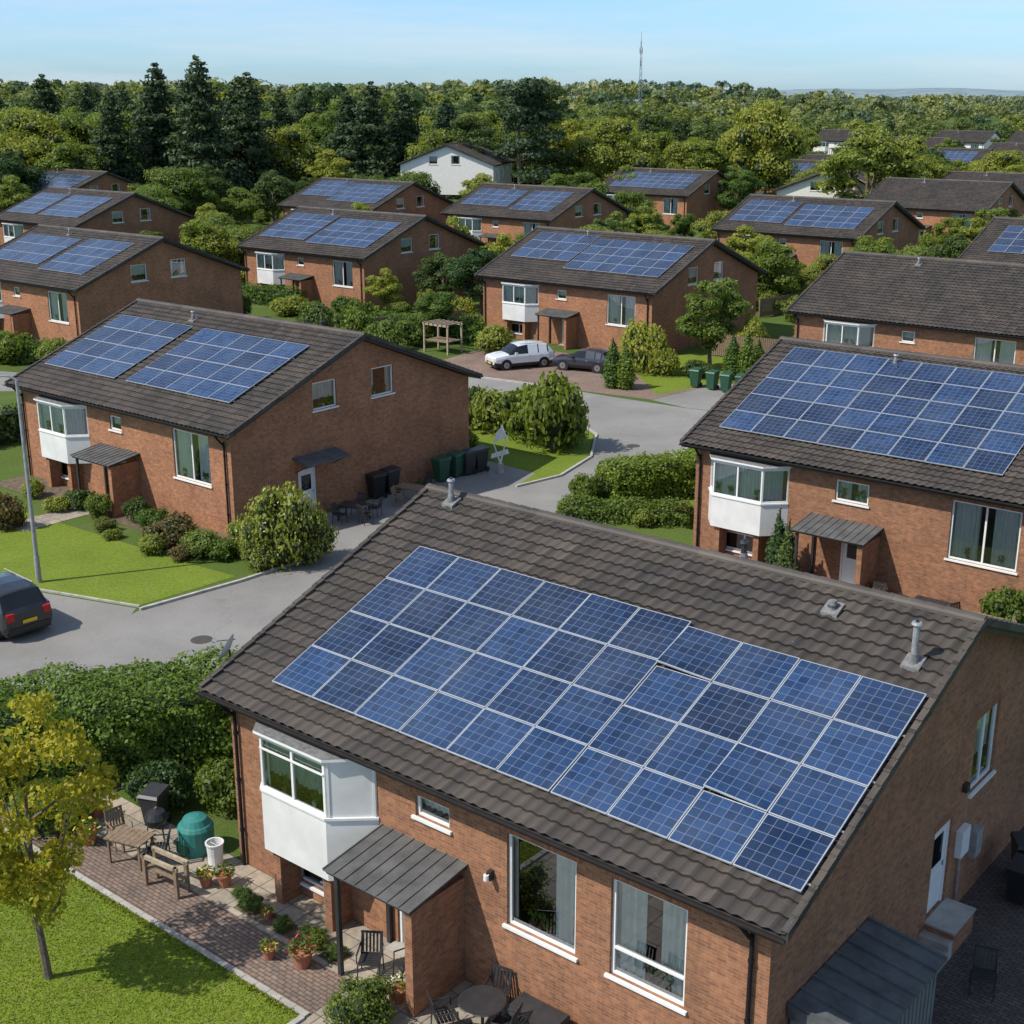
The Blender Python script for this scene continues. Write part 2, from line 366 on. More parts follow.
def hedge(name,L,W,H,leaf='leaf_hedge',n=5000,size=.15,loc=(0,0),rot=0,wob=.12):
    g=GM(); hx,hy=L/2,W/2
    a=np.array([L*W,L*H,L*H,W*H,W*H]);i=rng.choice(5,n,p=a/a.sum())
    x=rng.uniform(-hx,hx,n);y=rng.uniform(-hy,hy,n);z=rng.uniform(0.02,H,n);N_=np.zeros((n,3))
    z[i==0]=H;N_[i==0]=(0,0,1);y[i==1]=-hy;N_[i==1]=(0,-1,0);y[i==2]=hy;N_[i==2]=(0,1,0);x[i==3]=-hx;N_[i==3]=(-1,0,0);x[i==4]=hx;N_[i==4]=(1,0,0)
    P=np.stack([x,y,z],1)
    f=np.sin(x*2.1+y*1.3)*np.sin(z*2.3+x*.7)+.6*np.sin(x*5.1+z*4)*np.sin(y*4.3+1)
    P+=N_*(f[:,None]*wob-.04+.16*rng.normal(size=(n,1))*.6)
    ed=np.maximum(np.abs(P[:,0])-hx+.35,0)+np.maximum(np.abs(P[:,1])-hy+.35,0); P[:,2]-=np.where(P[:,2]>H*.7,ed*.5,0)
    gx=np.cos(x*2.1+y*1.3)*np.sin(z*2.3+x*.7)*2.1+3*np.cos(x*5.1+z*4)*np.sin(y*4.3+1); gy=1.3*np.cos(x*2.1+y*1.3)*np.sin(z*2.3+x*.7)+2.6*np.sin(x*5.1+z*4)*np.cos(y*4.3+1)
    Nn=N_-wob*1.2*np.stack([gx,gy,0*gx],1)+np.array([0,0,.35])
    g.add(quads(P,unit(Nn+.5*rng.normal(size=(n,3))),size),leaf)
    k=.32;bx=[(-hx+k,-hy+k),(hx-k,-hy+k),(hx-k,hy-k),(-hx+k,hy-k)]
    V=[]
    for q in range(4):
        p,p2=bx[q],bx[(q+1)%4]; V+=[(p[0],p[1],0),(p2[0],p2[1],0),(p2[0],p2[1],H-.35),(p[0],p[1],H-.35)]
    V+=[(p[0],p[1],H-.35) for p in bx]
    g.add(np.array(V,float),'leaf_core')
    return addobj(name,g.mesh(name),(loc[0],loc[1],0),rot)

# ------------------------------------------------------------------ ground
def zt(x,y):
    def ss(a,b,v):
        t=min(1,max(0,(v-a)/(b-a))); return t*t*(3-2*t)
    left=ss(120,-160,x)
    return ss(260,560,y)*(.3+5.0*left)+ss(600,1300,y)*(1+14*math.exp(-((x-95)/(110+.05*y))**2)+7*ss(100,-400,x))+ss(2000,4500,y)*(-4)
xs=sorted(set([round(v,1) for v in list(np.linspace(-300,300,25))+list(np.linspace(-4000,-300,14))+list(np.linspace(300,4000,14))]))
ys=[-80,0,60,150,220,260]+list(np.linspace(300,1600,28))+list(np.linspace(1800,9000,14))
V=[(x,y,zt(x,y)) for y in ys for x in xs]; nx=len(xs)
me=bpy.data.meshes.new('ground'); me.from_pydata(V,[],[(j*nx+i,j*nx+i+1,(j+1)*nx+i+1,(j+1)*nx+i) for j in range(len(ys)-1) for i in range(nx-1)])
me.materials.append(MATS['ground_grass']); me.update(); addobj('ground',me)
def sheet(name,pts,z,mat,loc=(0,0),rot=0):
    g=MB(); g.poly([(p[0],p[1],z) for p in pts],mat,uv=[(p[0],p[1]) for p in pts]); return addobj(name,g.mesh(name),(loc[0],loc[1],0),rot)
left=[(-60,14),(-30,33.5),(-17.6,42.3),(-16,43.8),(-14.2,47.4),(-10.9,50.6),(-8,54),(-5.6,58.4),(-2,62.5),(.2,64.2),(2.5,66.2),(4.3,70),(4.9,75),(3.5,79.5),(-2,84.2),(-14,88.5),(-34,87),(-70,100)]
right=[(-72,106),(-34,93),(-14,94.5),(-2.2,91.5),(3.2,88),(7,85),(11,82),(22,76),(62,51)]
low=[(60,45),(20,69.5),(10.6,73.7),(9,70),(6,64),(2.8,58.5),(0,53),(-5,46),(-9.5,40.6),(-15.7,37),(-30,27),(-60,6)]
ROAD=left+right+low
sheet('road',ROAD,.012,'asphalt')
def kerb(name,pl,w=.14,h=.11):
    g=MB()
    for a,b in zip(pl,pl[1:]):
        a=Vector((a[0],a[1],0));b=Vector((b[0],b[1],0));d=(b-a).normalized();n=Vector((-d.y,d.x,0))*w/2
        L=(b-a).length; k=max(1,int(L/.9))
        for i in range(k):
            p=a+(b-a)*(i/k)+d*.008;q=a+(b-a)*((i+1)/k)-d*.008; up=Vector((0,0,h))
            g.hexa([p-n,q-n,q+n,p+n,p-n+up,q-n+up,q+n+up,p+n+up],'kerb')
    return addobj(name,g.mesh(name))
kerb('kerb',left[4:7]); kerb('kerb',left[9:15]); kerb('kerb',low[1:]); kerb('kerb',right[1:5]); kerb('kerb',[(-60,13.9),(-40,26.9)])
kerb('kerb',[(-24,51.7),(-14.3,47.75)],.1,.07)
sheet('driveway',[(-38,40),(-36,46),(-24,51.5),(-14.4,47.6),(-14.5,44),(-16.5,41),(-30,31)],.008,'asphalt')
sheet('driveway',[(-7,52.5),(-11.6,56.2),(-1.2,69.2),(1.2,66.8),(.2,64.3),(0,62),(-4,57)],.008,'asphalt')
sheet('driveway',[(-7,95),(-2.2,91.6),(3.2,88.1),(9,84.5),(14.5,90),(8,98),(-1,105)],.008,'paving_red')
sheet('driveway',[(9,84.4),(11,82.1),(17,79),(20,83),(14.6,90)],.01,'asphalt')
sheet('road_patch',[(-8,46),(-5.6,49),(-5.0,48.5),(-7.4,45.5)],.016,'asphalt_patch'); sheet('road_patch',[(4.2,66),(5.6,69),(6.3,68.7),(4.9,65.7)],.016,'asphalt_patch'); sheet('road_patch',[(-14.5,40.5),(-12.5,42),(-12.1,41.5),(-14.1,40)],.016,'asphalt_patch')
for (x,y,r) in [(-11.2,44.5,.36),(-1.5,56,.36),(6.8,72.5,.36),(-16.2,41.6,.3),(3,84.8,.36)]:
    g=MB(); g.lathe([(0,.022),(r*.9,.022),(r*.92,.019),(r,.019),(r*1.12,.016)],'cast_iron',18); addobj('manhole_cover',g.mesh('manhole_cover'),(x,y,0))
sheet('lawn',[(-34,54),(-36,60),(-27.5,63.5),(-12.9,52.3),(-11.3,51.2),(-14.4,47.9),(-24,51.8)],.006,'lawn')
sheet('lawn',[(.3,64.5),(2.4,66.5),(4.15,70),(4.7,75),(3.4,79.3),(-2,84),(-6,83),(-1,69.5)],.006,'lawn')
sheet('lawn',[(11,73.9),(9.3,70),(6.3,64),(3.1,58.5),(8,57.5),(16,68.5),(19,69.3)],.006,'lawn')
sheet('lawn',[(9.5,86),(14.8,90.2),(19,96),(14,101),(8.3,98)],.012,'lawn')

# ------------------------------------------------------------------ houses
D=16.8;ZE=4.8;ZR=8.05;K=(ZR-ZE)/(D/2);PHI=math.atan(K)
def rz(y): return ZE+K*min(y,D-y)
def roof_tiles(L):
    nt_=round(L/.31); seg=6; X=np.linspace(0,L,nt_*seg+1); prof=.055*(0.5+0.5*np.cos(2*np.pi*np.arange(nt_*seg+1)/seg))
    SL=D/2/math.cos(PHI); nc=round(SL/.37); rows=[]
    for c in range(nc):
        rows.append((c/nc*SL,.062,c+.02)); rows.append(((c+1)/nc*SL,.008,c+.97))
    V=[];UV=[];F=[]
    for side in (0,1):
        base=len(V)
        rj=random.Random(3+side)
        jit=[[rj.uniform(-.008,.008) for _ in range(nt_+1)] for _ in range(nc)]
        for ri,(s_,h,vv) in enumerate(rows):
            for x,p,i in zip(X,prof,range(len(X))):
                hh=h+p+(jit[ri//2][i//seg] if ri%2==0 else 0)
                y=s_*math.cos(PHI)-hh*math.sin(PHI); z=ZE+s_*math.sin(PHI)+hh*math.cos(PHI)
                V.append((x,y if side==0 else D-y,z)); UV.append((i/seg+(0.001),vv+side*100))
        n=len(X)
        for r in range(len(rows)-1):
            for i in range(n-1):
                a=base+r*n+i; q=(a,a+1,a+n+1,a+n)
                F.append(q if side==0 else q[::-1])
    return V,UV,F
def roof_mesh(L):
    V,UV,F=roof_tiles(L)
    me=bpy.data.meshes.new('roof'); me.from_pydata(V,[],F); me.materials.append(MATS['roof_tile'])
    ul=me.uv_layers.new(name='UVMap'); li=np.empty(len(me.loops),dtype=np.int32); me.loops.foreach_get('vertex_index',li)
    ul.data.foreach_set('uv',np.array(UV,dtype=np.float32)[li].ravel()); me.update(); return me
def roof_trim(L):
    g=MB(); e=.03
    P=[(e,ZE-.02-.13),(e,ZE-.015),(D/2,ZR-.02),(D-e,ZE-.015),(D-e,ZE-.15),(D/2,ZR-.2)]
    x0,x1=.03,L-.03
    for i in range(6):
        a,b=P[i],P[(i+1)%6]; g.poly([(x0,a[0],a[1]),(x1,a[0],a[1]),(x1,b[0],b[1]),(x0,b[0],b[1])],'fascia')
    for x in (x0,x1): g.poly([(x,p[0],p[1]) for p in P],'fascia')
    for xa,xb in ((-.05,.09),(L-.09,L+.05)):
        for sgn in (0,1):
            n=24
            for i in range(n):
                y0=D/2*i/n; y1=D/2*(i+1)/n+.03; h0=.14;h1=.11
                f=(lambda y:y) if sgn==0 else (lambda y:D-y)
                g.hexa([(xa,f(y0),ZE+K*y0-.06),(xb,f(y0),ZE+K*y0-.06),(xb,f(y1),ZE+K*y1-.06),(xa,f(y1),ZE+K*y1-.06),
                        (xa,f(y0),ZE+K*y0+h0),(xb,f(y0),ZE+K*y0+h0),(xb,f(y1),ZE+K*y1+h1),(xa,f(y1),ZE+K*y1+h1)],'roof_tile')
    n=int(L/.42)
    for i in range(n):
        xa=L*i/n-.02; xb=L*(i+1)/n+.02
        m_=7
        for k in range(m_):
            a0=math.pi*k/m_;a1=math.pi*(k+1)/m_
            q=lambda x,a,r:(x,D/2+r*math.cos(a),ZR-.0+r*math.sin(a)*1.0)
            g.poly([q(xa,a0,.17),q(xb,a0,.145),q(xb,a1,.145),q(xa,a1,.17)],'roof_tile')
        g.poly([(xa,D/2+.17*math.cos(math.pi*k/m_),ZR+.17*math.sin(math.pi*k/m_)) for k in range(m_+1)],'roof_tile')
    return g.mesh('roof_trim')
def gutter(L):
    g=MB(); G='gutter_black'
    for y in (-.09,D+.09):
        for k in range(6):
            a0=math.pi+math.pi*k/6;a1=math.pi+math.pi*(k+1)/6
            g.poly([(0,y+.07*math.cos(a0),ZE-.0+.07*math.sin(a0)),(L,y+.07*math.cos(a0),ZE+.07*math.sin(a0)),(L,y+.07*math.cos(a1),ZE+.07*math.sin(a1)),(0,y+.07*math.cos(a1),ZE+.07*math.sin(a1))],G)
    for x in (.75,L-.85):
        g.cyl((x,-.07,ZE-.06),(x,.3,ZE-.5),.045,m=G); g.cyl((x,.42,ZE-.45),(x,.42,0),.045,m=G)
        g.cyl((x,.3,ZE-.5),(x,.42,ZE-.6),.045,m=G)
        for z in (1,2.4,3.7): g.cyl((x,.42,z),(x,.42,z+.06),.06,m=G)
    return g.mesh('gutter')
def wall(g,T,u0,u1,top,ops,brk=(),mat='brick',d=.1):
    us=sorted(set([u0,u1]+[o[0] for o in ops]+[o[1] for o in ops]+list(brk)))
    for a,b in zip(us,us[1:]):
        z=0; cuts=sorted([(o[2],o[3]) for o in ops if o[0]<=a+1e-6 and o[1]>=b-1e-6])
        for c0,c1 in cuts:
            g.poly([T(a,z,0),T(b,z,0),T(b,c0,0),T(a,c0,0)],mat,uv=[(a,z),(b,z),(b,c0),(a,c0)]); z=c1
        g.poly([T(a,z,0),T(b,z,0),T(b,top(b),0),T(a,top(a),0)],mat,uv=[(a,z),(b,z),(b,top(b)),(a,top(a))])
    for o in ops:
        a,b,c,e=o[:4]
        for p,q in (((a,c),(a,e)),((b,c),(b,e)),((a,c),(b,c)),((a,e),(b,e))):
            g.poly([T(p[0],p[1],0),T(q[0],q[1],0),T(q[0],q[1],-.22),T(p[0],p[1],-.22)],mat)
        n=max(2,int((b-a+.3)/.08))
        if e+.24<top(min(max(a,u0),u1))-.02 and mat=='brick':
            for i in range(n):
                x0=a-.15+(b-a+.3)*i/n; x1=a-.15+(b-a+.3)*(i+1)/n-.01
                r=rnd.uniform(0,40)
                g.poly([T(x0,e+.005,.004),T(x1,e+.005,.004),T(x1,e+.22,.004),T(x0,e+.22,.004)],mat,uv=[(r+.02,.01),(r+.02,.065),(r+.2,.065),(r+.2,.01)])
def window(g,T,a,b,z0,z1,panes=(.5,),cur='both',sill=True,rec=.09,trans=None,fw=.07):
    f=fw;d0,d1=-rec-.06,-rec+.02
    e=.003
    for q in ((a+e,a+f,z0+e,z1-e),(b-f,b-e,z0+e,z1-e),(a+f,b-f,z0+e,z0+f),(a+f,b-f,z1-f,z1-e)): g.tbox(T,q[0],q[1],q[2],q[3],d0,d1,'white_frame')
    for p in panes:
        x=a+(b-a)*p; g.tbox(T,x-.035,x+.035,z0+f,z1-f,d0+.004,d1-.004,'white_frame')
    if trans:
        z=z0+(z1-z0)*trans; g.tbox(T,a+f,b-f,z-.03,z+.03,d0+.008,d1+.004,'white_frame')
    g.poly([T(a+.02,z0+.02,-rec-.02),T(b-.02,z0+.02,-rec-.02),T(b-.02,z1-.02,-rec-.02),T(a+.02,z1-.02,-rec-.02)],'glass')
    if sill: g.tbox(T,a-.08,b+.08,z0-.07,z0-.003,-.1,.07,'white_frame')
    w=b-a
    def fold(x0,x1,mat,zz0=None):
        n=max(6,int((x1-x0)/.05)); zz0=z0+.02 if zz0 is None else zz0
        for i in range(n):
            p=x0+(x1-x0)*i/n;q=x0+(x1-x0)*(i+1)/n; da=-rec-.16-.035*math.sin(i*1.9);db=-rec-.16-.035*math.sin((i+1)*1.9)
            g.poly([T(p,zz0,da),T(q,zz0,db),T(q,z1,db),T(p,z1,da)],mat,sm=True)
    if cur=='both': fold(a,a+w*.22,'curtain'); fold(b-w*.22,b,'curtain')
    elif cur=='wide': fold(a,a+w*.4,'curtain'); fold(b-w*.4,b,'curtain')
    elif cur=='right': fold(a+w*.62,b,'curtain'); fold(a,a+w*.08,'curtain')
    elif cur=='half': fold(a,b,'curtain',z0+(z1-z0)*.35)
    elif cur=='net': fold(a,b,'curtain')
    elif cur=='green': fold(a,b,'curtain_green',z0+(z1-z0)*.3)
    g.poly([T(a-.4,z0-.4,-1.3),T(b+.4,z0-.4,-1.3),T(b+.4,z1+.1,-1.3),T(a-.4,z1+.1,-1.3)],'interior')
    if w>1.3 and z0>1:
        for i in range(3):
            x=rnd.uniform(a+.2,b-.2); c=T(x,z0+.07,-rec-.09)
            g.cyl(c,(c[0],c[1],c[2]+.14),.05,.07,8,rnd.choice(['terracotta','white_panel']))
            for k in range(9):
                p=Vector((c[0]+rnd.uniform(-.12,.12),c[1]+rnd.uniform(-.05,.05),c[2]+rnd.uniform(.18,.42))); q=Vector((rnd.uniform(-.07,.07),rnd.uniform(-.03,.03),.09))
                g.poly([p-q,p+Vector((.04,0,0)),p+q,p-Vector((.04,0,0))],'leaf_mid')
def bay(g,x0,x1,xa,xb,yo,pr,zb,zs,ztp,blind=False):
    P=[Vector((x0,yo,0)),Vector((xa,yo-pr,0)),Vector((xb,yo-pr,0)),Vector((x1,yo,0))]
    up=lambda p,z:(p.x,p.y,z)
    for i,(p,q) in enumerate(zip(P,P[1:])):
        d=(q-p);L_=d.length;d.normalize();n=Vector((d.y,-d.x,0))
        T=lambda u,z,dd,p=p,d=d,n=n:(p.x+d.x*u+n.x*dd,p.y+d.y*u+n.y*dd,z)
        g.tbox(T,0,L_,zb,zs-.03,-.06,0,'white_panel')
        g.tbox(T,0.0,L_,zs-.03,zs+.03,-.08,.04,'white_frame')
        g.tbox(T,0,L_,ztp-.1,ztp,-.08,.03,'white_frame')
        if blind and i==2:
            g.tbox(T,.05,L_-.03,zs+.03,ztp-.1,-.05,-.01,'white_panel')
            for q_ in ((.05,.11,zs+.03,ztp-.1),(L_-.12,L_-.06,zs+.03,ztp-.1)): g.tbox(T,*q_,-.01,.008,'white_frame')
        else: window(g,T,.0,L_,zs+.03,ztp-.1,(.5,) if (i==1 and L_>1.8) else (),'green' if i==1 and blind else 'net',sill=False,rec=.04)
        if blind and i==1: g.tbox(T,L_*.0+.02,L_-.02,zs+(ztp-zs)*.72,zs+(ztp-zs)*.75,-.02,.01,'white_frame')
    g.poly([up(p,zb) for p in P],'white_panel'); g.poly([up(p,ztp) for p in P],'felt')
    off=[Vector((x0-.1,yo,0)),Vector((xa-.06,yo-pr-.1,0)),Vector((xb+.06,yo-pr-.1,0)),Vector((x1+.1,yo,0))]
    g.poly([up(p,ztp+.05) for p in off],'lead')
    for p,q in zip(off,off[1:]): g.poly([up(p,ztp-.02),up(q,ztp-.02),up(q,ztp+.05),up(p,ztp+.05)],'white_frame')
def canopy(gw,gc,x0,x1,y0,y1,zh,zl,walls=True):
    n=max(3,int((x1-x0)/.3))
    gc.hexa([(x0,y0,zl-.08),(x1,y0,zl-.08),(x1,y1,zh-.08),(x0,y1,zh-.08),(x0,y0,zl),(x1,y0,zl),(x1,y1,zh),(x0,y1,zh)],'fascia')
    for i in range(n):
        a=x0-.04+(x1-x0+.08)*i/n; b=x0-.04+(x1-x0+.08)*(i+1)/n
        gc.hexa([(a,y0-.06,zl+.004),(b-.012,y0-.06,zl+.004),(b-.012,y1,zh+.004),(a,y1,zh+.004),(a,y0-.06,zl+.03),(b-.012,y0-.06,zl+.03),(b-.012,y1,zh+.03),(a,y1,zh+.03)],'felt')
        gc.hexa([(a-.012,y0-.06,zl+.031),(a+.02,y0-.06,zl+.031),(a+.02,y1,zh+.031),(a-.012,y1,zh+.031),(a-.012,y0-.06,zl+.055),(a+.02,y0-.06,zl+.055),(a+.02,y1,zh+.055),(a-.012,y1,zh+.055)],'felt')
    if walls:
        gw.box(x1-.3,x1-.08,y0+.12,y1-.002,0,zl-.09,'brick')
        gc.box(x0+.1,x0+.2,y0+.12,y0+.22,0,zl-.085,'dark_metal')
        gc.box(x0+.1,x0+.2,y1-.12,y1-.02,0,zh-.09,'dark_metal')
def door(g,T,a,b,z0,z1,mat='door_white',glazed=True):
    g.tbox(T,a+.003,a+.08,z0,z1,-.14,-.05,'white_frame'); g.tbox(T,b-.08,b-.003,z0,z1,-.14,-.05,'white_frame'); g.tbox(T,a+.08,b-.08,z1-.08,z1,-.14,-.05,'white_frame')
    g.tbox(T,a+.08,b-.08,z0+.02,z1-.08,-.13,-.09,mat)
    g.tbox(T,a+.2,b-.2,z0+.25,z0+.95,-.09,-.078,mat)
    if glazed: g.tbox(T,a+.25,b-.25,z0+1.2,z1-.3,-.09,-.084,'car_glass')
    h=T(b-.16,z0+1.02,-.07); g.cyl(h,(h[0],h[1],h[2]+.12),.02,m='galv',n=6)
    if z0>.1:
        g.tbox(T,a-.1,b+.1,0,z0-.02,.003,.7,'brick'); g.tbox(T,a-.13,b+.13,z0-.02,z0+.03,.003,.73,'concrete')
        for k in range(1,4): g.tbox(T,a-.1-.28*k,a-.1-.28*(k-1)-.002,0,z0-.02-.15*k,.003,.7,'concrete')
    else: g.tbox(T,a-.1,b+.1,.016,.05,-.1,.35,'concrete')
def arrays(lst,tilt=()):
    g=MB(); sv=Vector((0,math.cos(PHI),math.sin(PHI)));nv=Vector((0,-math.sin(PHI),math.cos(PHI)))
    for (u0,v0,nc,nr,pw,ph,cx,cy) in lst:
        base=Vector((u0,v0,ZE+K*v0))
        for i in range(nc):
            for j in range(nr):
                o=base+Vector((1,0,0))*(i*pw)+sv*(j*ph)+nv*(.17+rnd.uniform(-.004,.004))
                w,h=pw-.02,ph-.02
                dz=[rnd.uniform(-.008,.008) for _ in range(4)]
                if (i,j,round(u0,1)) in tilt: dz=[.12,.02,.0,.04]
                q=[o+nv*dz[0],o+Vector((w,0,0))+nv*dz[1],o+Vector((w,0,0))+sv*h+nv*dz[2],o+sv*h+nv*dz[3]]
                g.hexa([p-nv*.04 for p in q]+q,'alu')
                f=.02; X=Vector((1,0,0))
                r=[q[0]+X*f+sv*f,q[1]-X*f+sv*f,q[2]-X*f-sv*f,q[3]+X*f-sv*f]
                cxo,cyo=rnd.randint(0,50)*10,rnd.randint(0,50)*10
                g.poly([p+nv*.004 for p in r],'solar_cell',uv=[(cxo,cyo),(cxo+cx,cyo),(cxo+cx,cyo+cy),(cxo,cyo+cy)])
        tw=nc*pw
        for s in [.25+k*ph*.98 for k in range(nr)]:
            a=base+sv*s+nv*.09; g.cyl(a-Vector((.06,0,0)),a+Vector((tw+.04,0,0)),.022,n=4,m='alu')
    return g.mesh('solar_panels')
CACHE={}; HOUSES=[]
def house(E,L,key,spec,panels=None,pkey=None,tilt=(),wallmat='brick',rot=None,name='brick_house',zoff=0):
    rot=TH if rot is None else rot
    HOUSES.append((E[0],E[1],L,rot))
    root=bpy.data.objects.new(name,None); COL.objects.link(root); root.location=(E[0],E[1],zoff); root.rotation_euler=(0,0,rot); root.empty_display_size=.5
    if key not in CACHE:
        ox=.5;oy=.5; gw=MB();gn=MB();gc=MB();gd=MB()
        top=lambda y:rz(y)-.215
        TF=lambda u,z,d:(u,oy-d,z); TR=lambda u,z,d:(L-ox+d,u,z); TL=lambda u,z,d:(ox-d,u,z); TB=lambda u,z,d:(u,D-oy+d,z)
        fr=spec['front']; gr=spec['gable']
        ops=[w[:4] for w in fr]; dops=[]
        if spec.get('door'): dops=[(spec['door'][0],spec['door'][1],0,2.15)]
        wall(gw,TF,ox,L-ox,lambda u:top(oy),ops+dops,mat=wallmat)
        gops=[w[:4] for w in gr]; gd_=spec.get('gdoor')
        wall(gw,TR,oy,D-oy,top,gops+([gd_] if gd_ else []),brk=(D/2,),mat=wallmat)
        wall(gw,TL,oy,D-oy,top,[(5.5,7.2,4.9,6.2)],brk=(D/2,),mat=wallmat)
        bops=[(3,5,2.2,4.2),(8,10,2.2,4.2),(12,14,2.2,4.2)]
        wall(gw,TB,ox,L-ox,lambda u:top(oy),bops,mat=wallmat)
        gw.poly([(ox+.05,oy+.05,.03),(L-ox-.05,oy+.05,.03),(L-ox-.05,D-oy-.05,.03),(ox+.05,D-oy-.05,.03)],'interior')
        for w in fr: window(gn,TF,*w[:4],panes=w[4],cur=w[5],trans=w[6] if len(w)>6 else None)
        for w in gr: window(gn,TR,*w[:4],panes=w[4],cur=w[5])
        window(gn,TL,5.5,7.2,4.9,6.2)
        for o in bops: window(gn,TB,*o)
        if spec.get('door'): door(gd,TF,spec['door'][0],spec['door'][1],0,2.15,spec.get('dmat','door_white'))
        if gd_: door(gd,TR,*gd_[:2],gd_[2],gd_[3])
        if spec.get('bay'):
            bb=spec['bay']; bay(gn,*bb[:4],oy-.003,*bb[4:8],blind=spec.get('blind',False))
            gw.box(bb[2]+.1,bb[2]+.35,oy-bb[4]+.15,oy-.003,0,bb[5]-.003,wallmat); gw.box(bb[3]-.35,bb[3]-.1,oy-bb[4]+.15,oy-.003,0,bb[5]-.003,wallmat)
        if spec.get('canopy'): canopy(gw,gc,*spec['canopy'])
        if spec.get('gcan'):
            a,b,z=spec['gcan']; x=L-ox+.003
            gc.hexa([(x,a,z-.08),(x+1,a,z-.3),(x+1,b,z-.3),(x,b,z-.08),(x,a,z),(x+1,a,z-.22),(x+1,b,z-.22),(x,b,z)],'felt')
            for y in (a+.15,b-.15): gc.cyl((x,y,z-.75),(x+.85,y,z-.3),.025,n=6)
        ch=[('walls',gw.mesh('walls')),('windows',gn.mesh('windows')),('roof',roof_mesh(L)),('roof_trim',roof_trim(L)),('gutter',gutter(L))]
        if gd.f: ch.append(('door',gd.mesh('door')))
        if gc.f: ch.append(('porch_canopy',gc.mesh('porch_canopy')))
        gp=MB()
        for (x,y,h,kind) in spec.get('pipes',[(6,7.4,.5,0),(L-4,9.4,.5,1)]):
            z=rz(y); r_=.2
            gp.hexa([(x-r_,y-r_,rz(y-r_)+.05),(x+r_,y-r_,rz(y-r_)+.05),(x+r_,y+r_,rz(y+r_)+.05),(x-r_,y+r_,rz(y+r_)+.05),(x-r_,y-r_,rz(y-r_)+.13),(x+r_,y-r_,rz(y-r_)+.13),(x+r_,y+r_,rz(y+r_)+.13),(x-r_,y+r_,rz(y+r_)+.13)],'lead')
            gp.cyl((x,y,z),(x,y,z+.3),.13,.09,12,'lead'); gp.cyl((x,y,z+.25),(x,y,z+h),.07,m='galv' if kind==0 else 'dark_metal'); gp.cyl((x,y,z+h),(x,y,z+h+.05),.12,.10,12,'galv' if kind==0 else 'dark_metal'); gp.cyl((x,y,z+h+.05),(x,y,z+h+.1),.04,.04,8,'dark_metal')
        ch.append(('roof_vents',gp.mesh('roof_vents')))
        CACHE[key]=ch
    for n,me in CACHE[key]: addobj(n,me,parent=root)
    if panels:
        pkey=pkey or key
        if ('p',pkey) not in CACHE: CACHE[('p',pkey)]=arrays(panels,tilt)
        addobj('solar_panels',CACHE[('p',pkey)],parent=root)
    return root
EN=Vector((-7.67,29.9))
def P(u,v,z=0): return (EN.x+u*CA-v*SA, EN.y+u*SA+v*CA, z)
near=dict(front=[(6.75,7.75,3.6,4.12,(),'half'),(9.35,11.15,1.95,4.15,(),'right'),(12.0,13.75,1.95,4.15,(),'wide',.28),(2.7,4.4,.35,1.1,(.5,),'none')],
 gable=[(10.2,11.7,3.0,4.9,(.5,),'half')],door=(6.1,7.1),gdoor=(8.2,9.25,.6,2.85),
 bay=(1.8,5.6,2.5,4.7,.8,1.5,3.1,4.6),blind=True,canopy=(5.75,8.25,-1.3,.497,2.95,2.7),
 pipes=[(1.2,8.0,.7,0),(9.9,8.9,.55,1),(15.2,6.7,.95,0),(12.9,7.6,.16,1)])
hN=house(EN,16.0,'near',near,panels=[(1.8,.85,6,4,1.405,1.42,6,6),(10.25,.85,4,4,1.405,1.37,6,6)],tilt=((2,1,10.2),(0,3,10.2)))
g=MB(); c=Vector((-.4,1.3,5.35))
prof=[(0.02,0),(.12,.012),(.28,.05),(.40,.1)]
n_=Vector((-.75,-.45,.45)).normalized(); a_=n_.orthogonal().normalized(); b_=n_.cross(a_)
for (r0,h0),(r1,h1) in zip(prof,prof[1:]):
    for i in range(16):
        t0=6.2832*i/16;t1=6.2832*(i+1)/16
        q=lambda r,h,t:c+a_*r*math.cos(t)+b_*r*math.sin(t)+n_*h
        g.poly([q(r0,h0,t0),q(r0,h0,t1),q(r1,h1,t1),q(r1,h1,t0)],'white_panel',sm=True)
g.cyl(c,c+Vector((.05,0,-.7)),.025); g.cyl(c+Vector((.05,0,-.7)),c+Vector((.9,0,-.9)),.025); g.cyl(c-a_*.3,c+n_*.42,.012); g.cyl(c+n_*.38,c+n_*.5,.04,m='galv')
addobj('satellite_dish',g.mesh('satellite_dish'),parent=hN)
g=MB(); X=15.503
g.box(X,X+.16,9.6,10.1,1.6,2.3,'white_panel'); g.box(X,X+.2,10.5,10.9,1.2,1.9,'galv'); g.cyl((X+.06,9.85,0),(X+.06,9.85,1.6),.03,m='galv',n=6)
g.box(X,X+.12,9.65,9.85,3.3,3.5,'dark_metal'); g.box(8.9,9.0,.38,.497,2.9,3.12,'dark_metal'); g.cyl((8.95,.3,2.95),(8.95,.3,3.08),.06,m='lamp_clear')
g.cyl((8.95,.497,3.05),(8.95,.3,3.1),.015)
addobj('wall_fittings',g.mesh('wall_fittings'),parent=hN)
std=dict(front=[(8.1,9.0,3.6,4.3,(),'half'),(12.9,15.5,2.1,4.4,(.5,),'wide'),(3.3,5.2,.45,1.25,(.5,),'none')],
 gable=[(5.4,6.9,4.9,6.2,(),'half'),(9.2,10.7,4.9,6.3,(),'both')],door=(8.6,9.6),bay=(2.6,6.3,3.2,5.5,.8,1.6,2.95,4.5),canopy=(7.3,10.3,-1.2,.497,2.75,2.5))
stdA=dict(std); stdA['gdoor']=(4.3,5.4,.02,2.25); stdA['gcan']=(4.0,6.7,2.95)
pA=[(.8,1.9,4,4,1.5,1.32,6,6),(7.7,1.9,5,4,1.55,1.32,6,6)]
LA=17.5
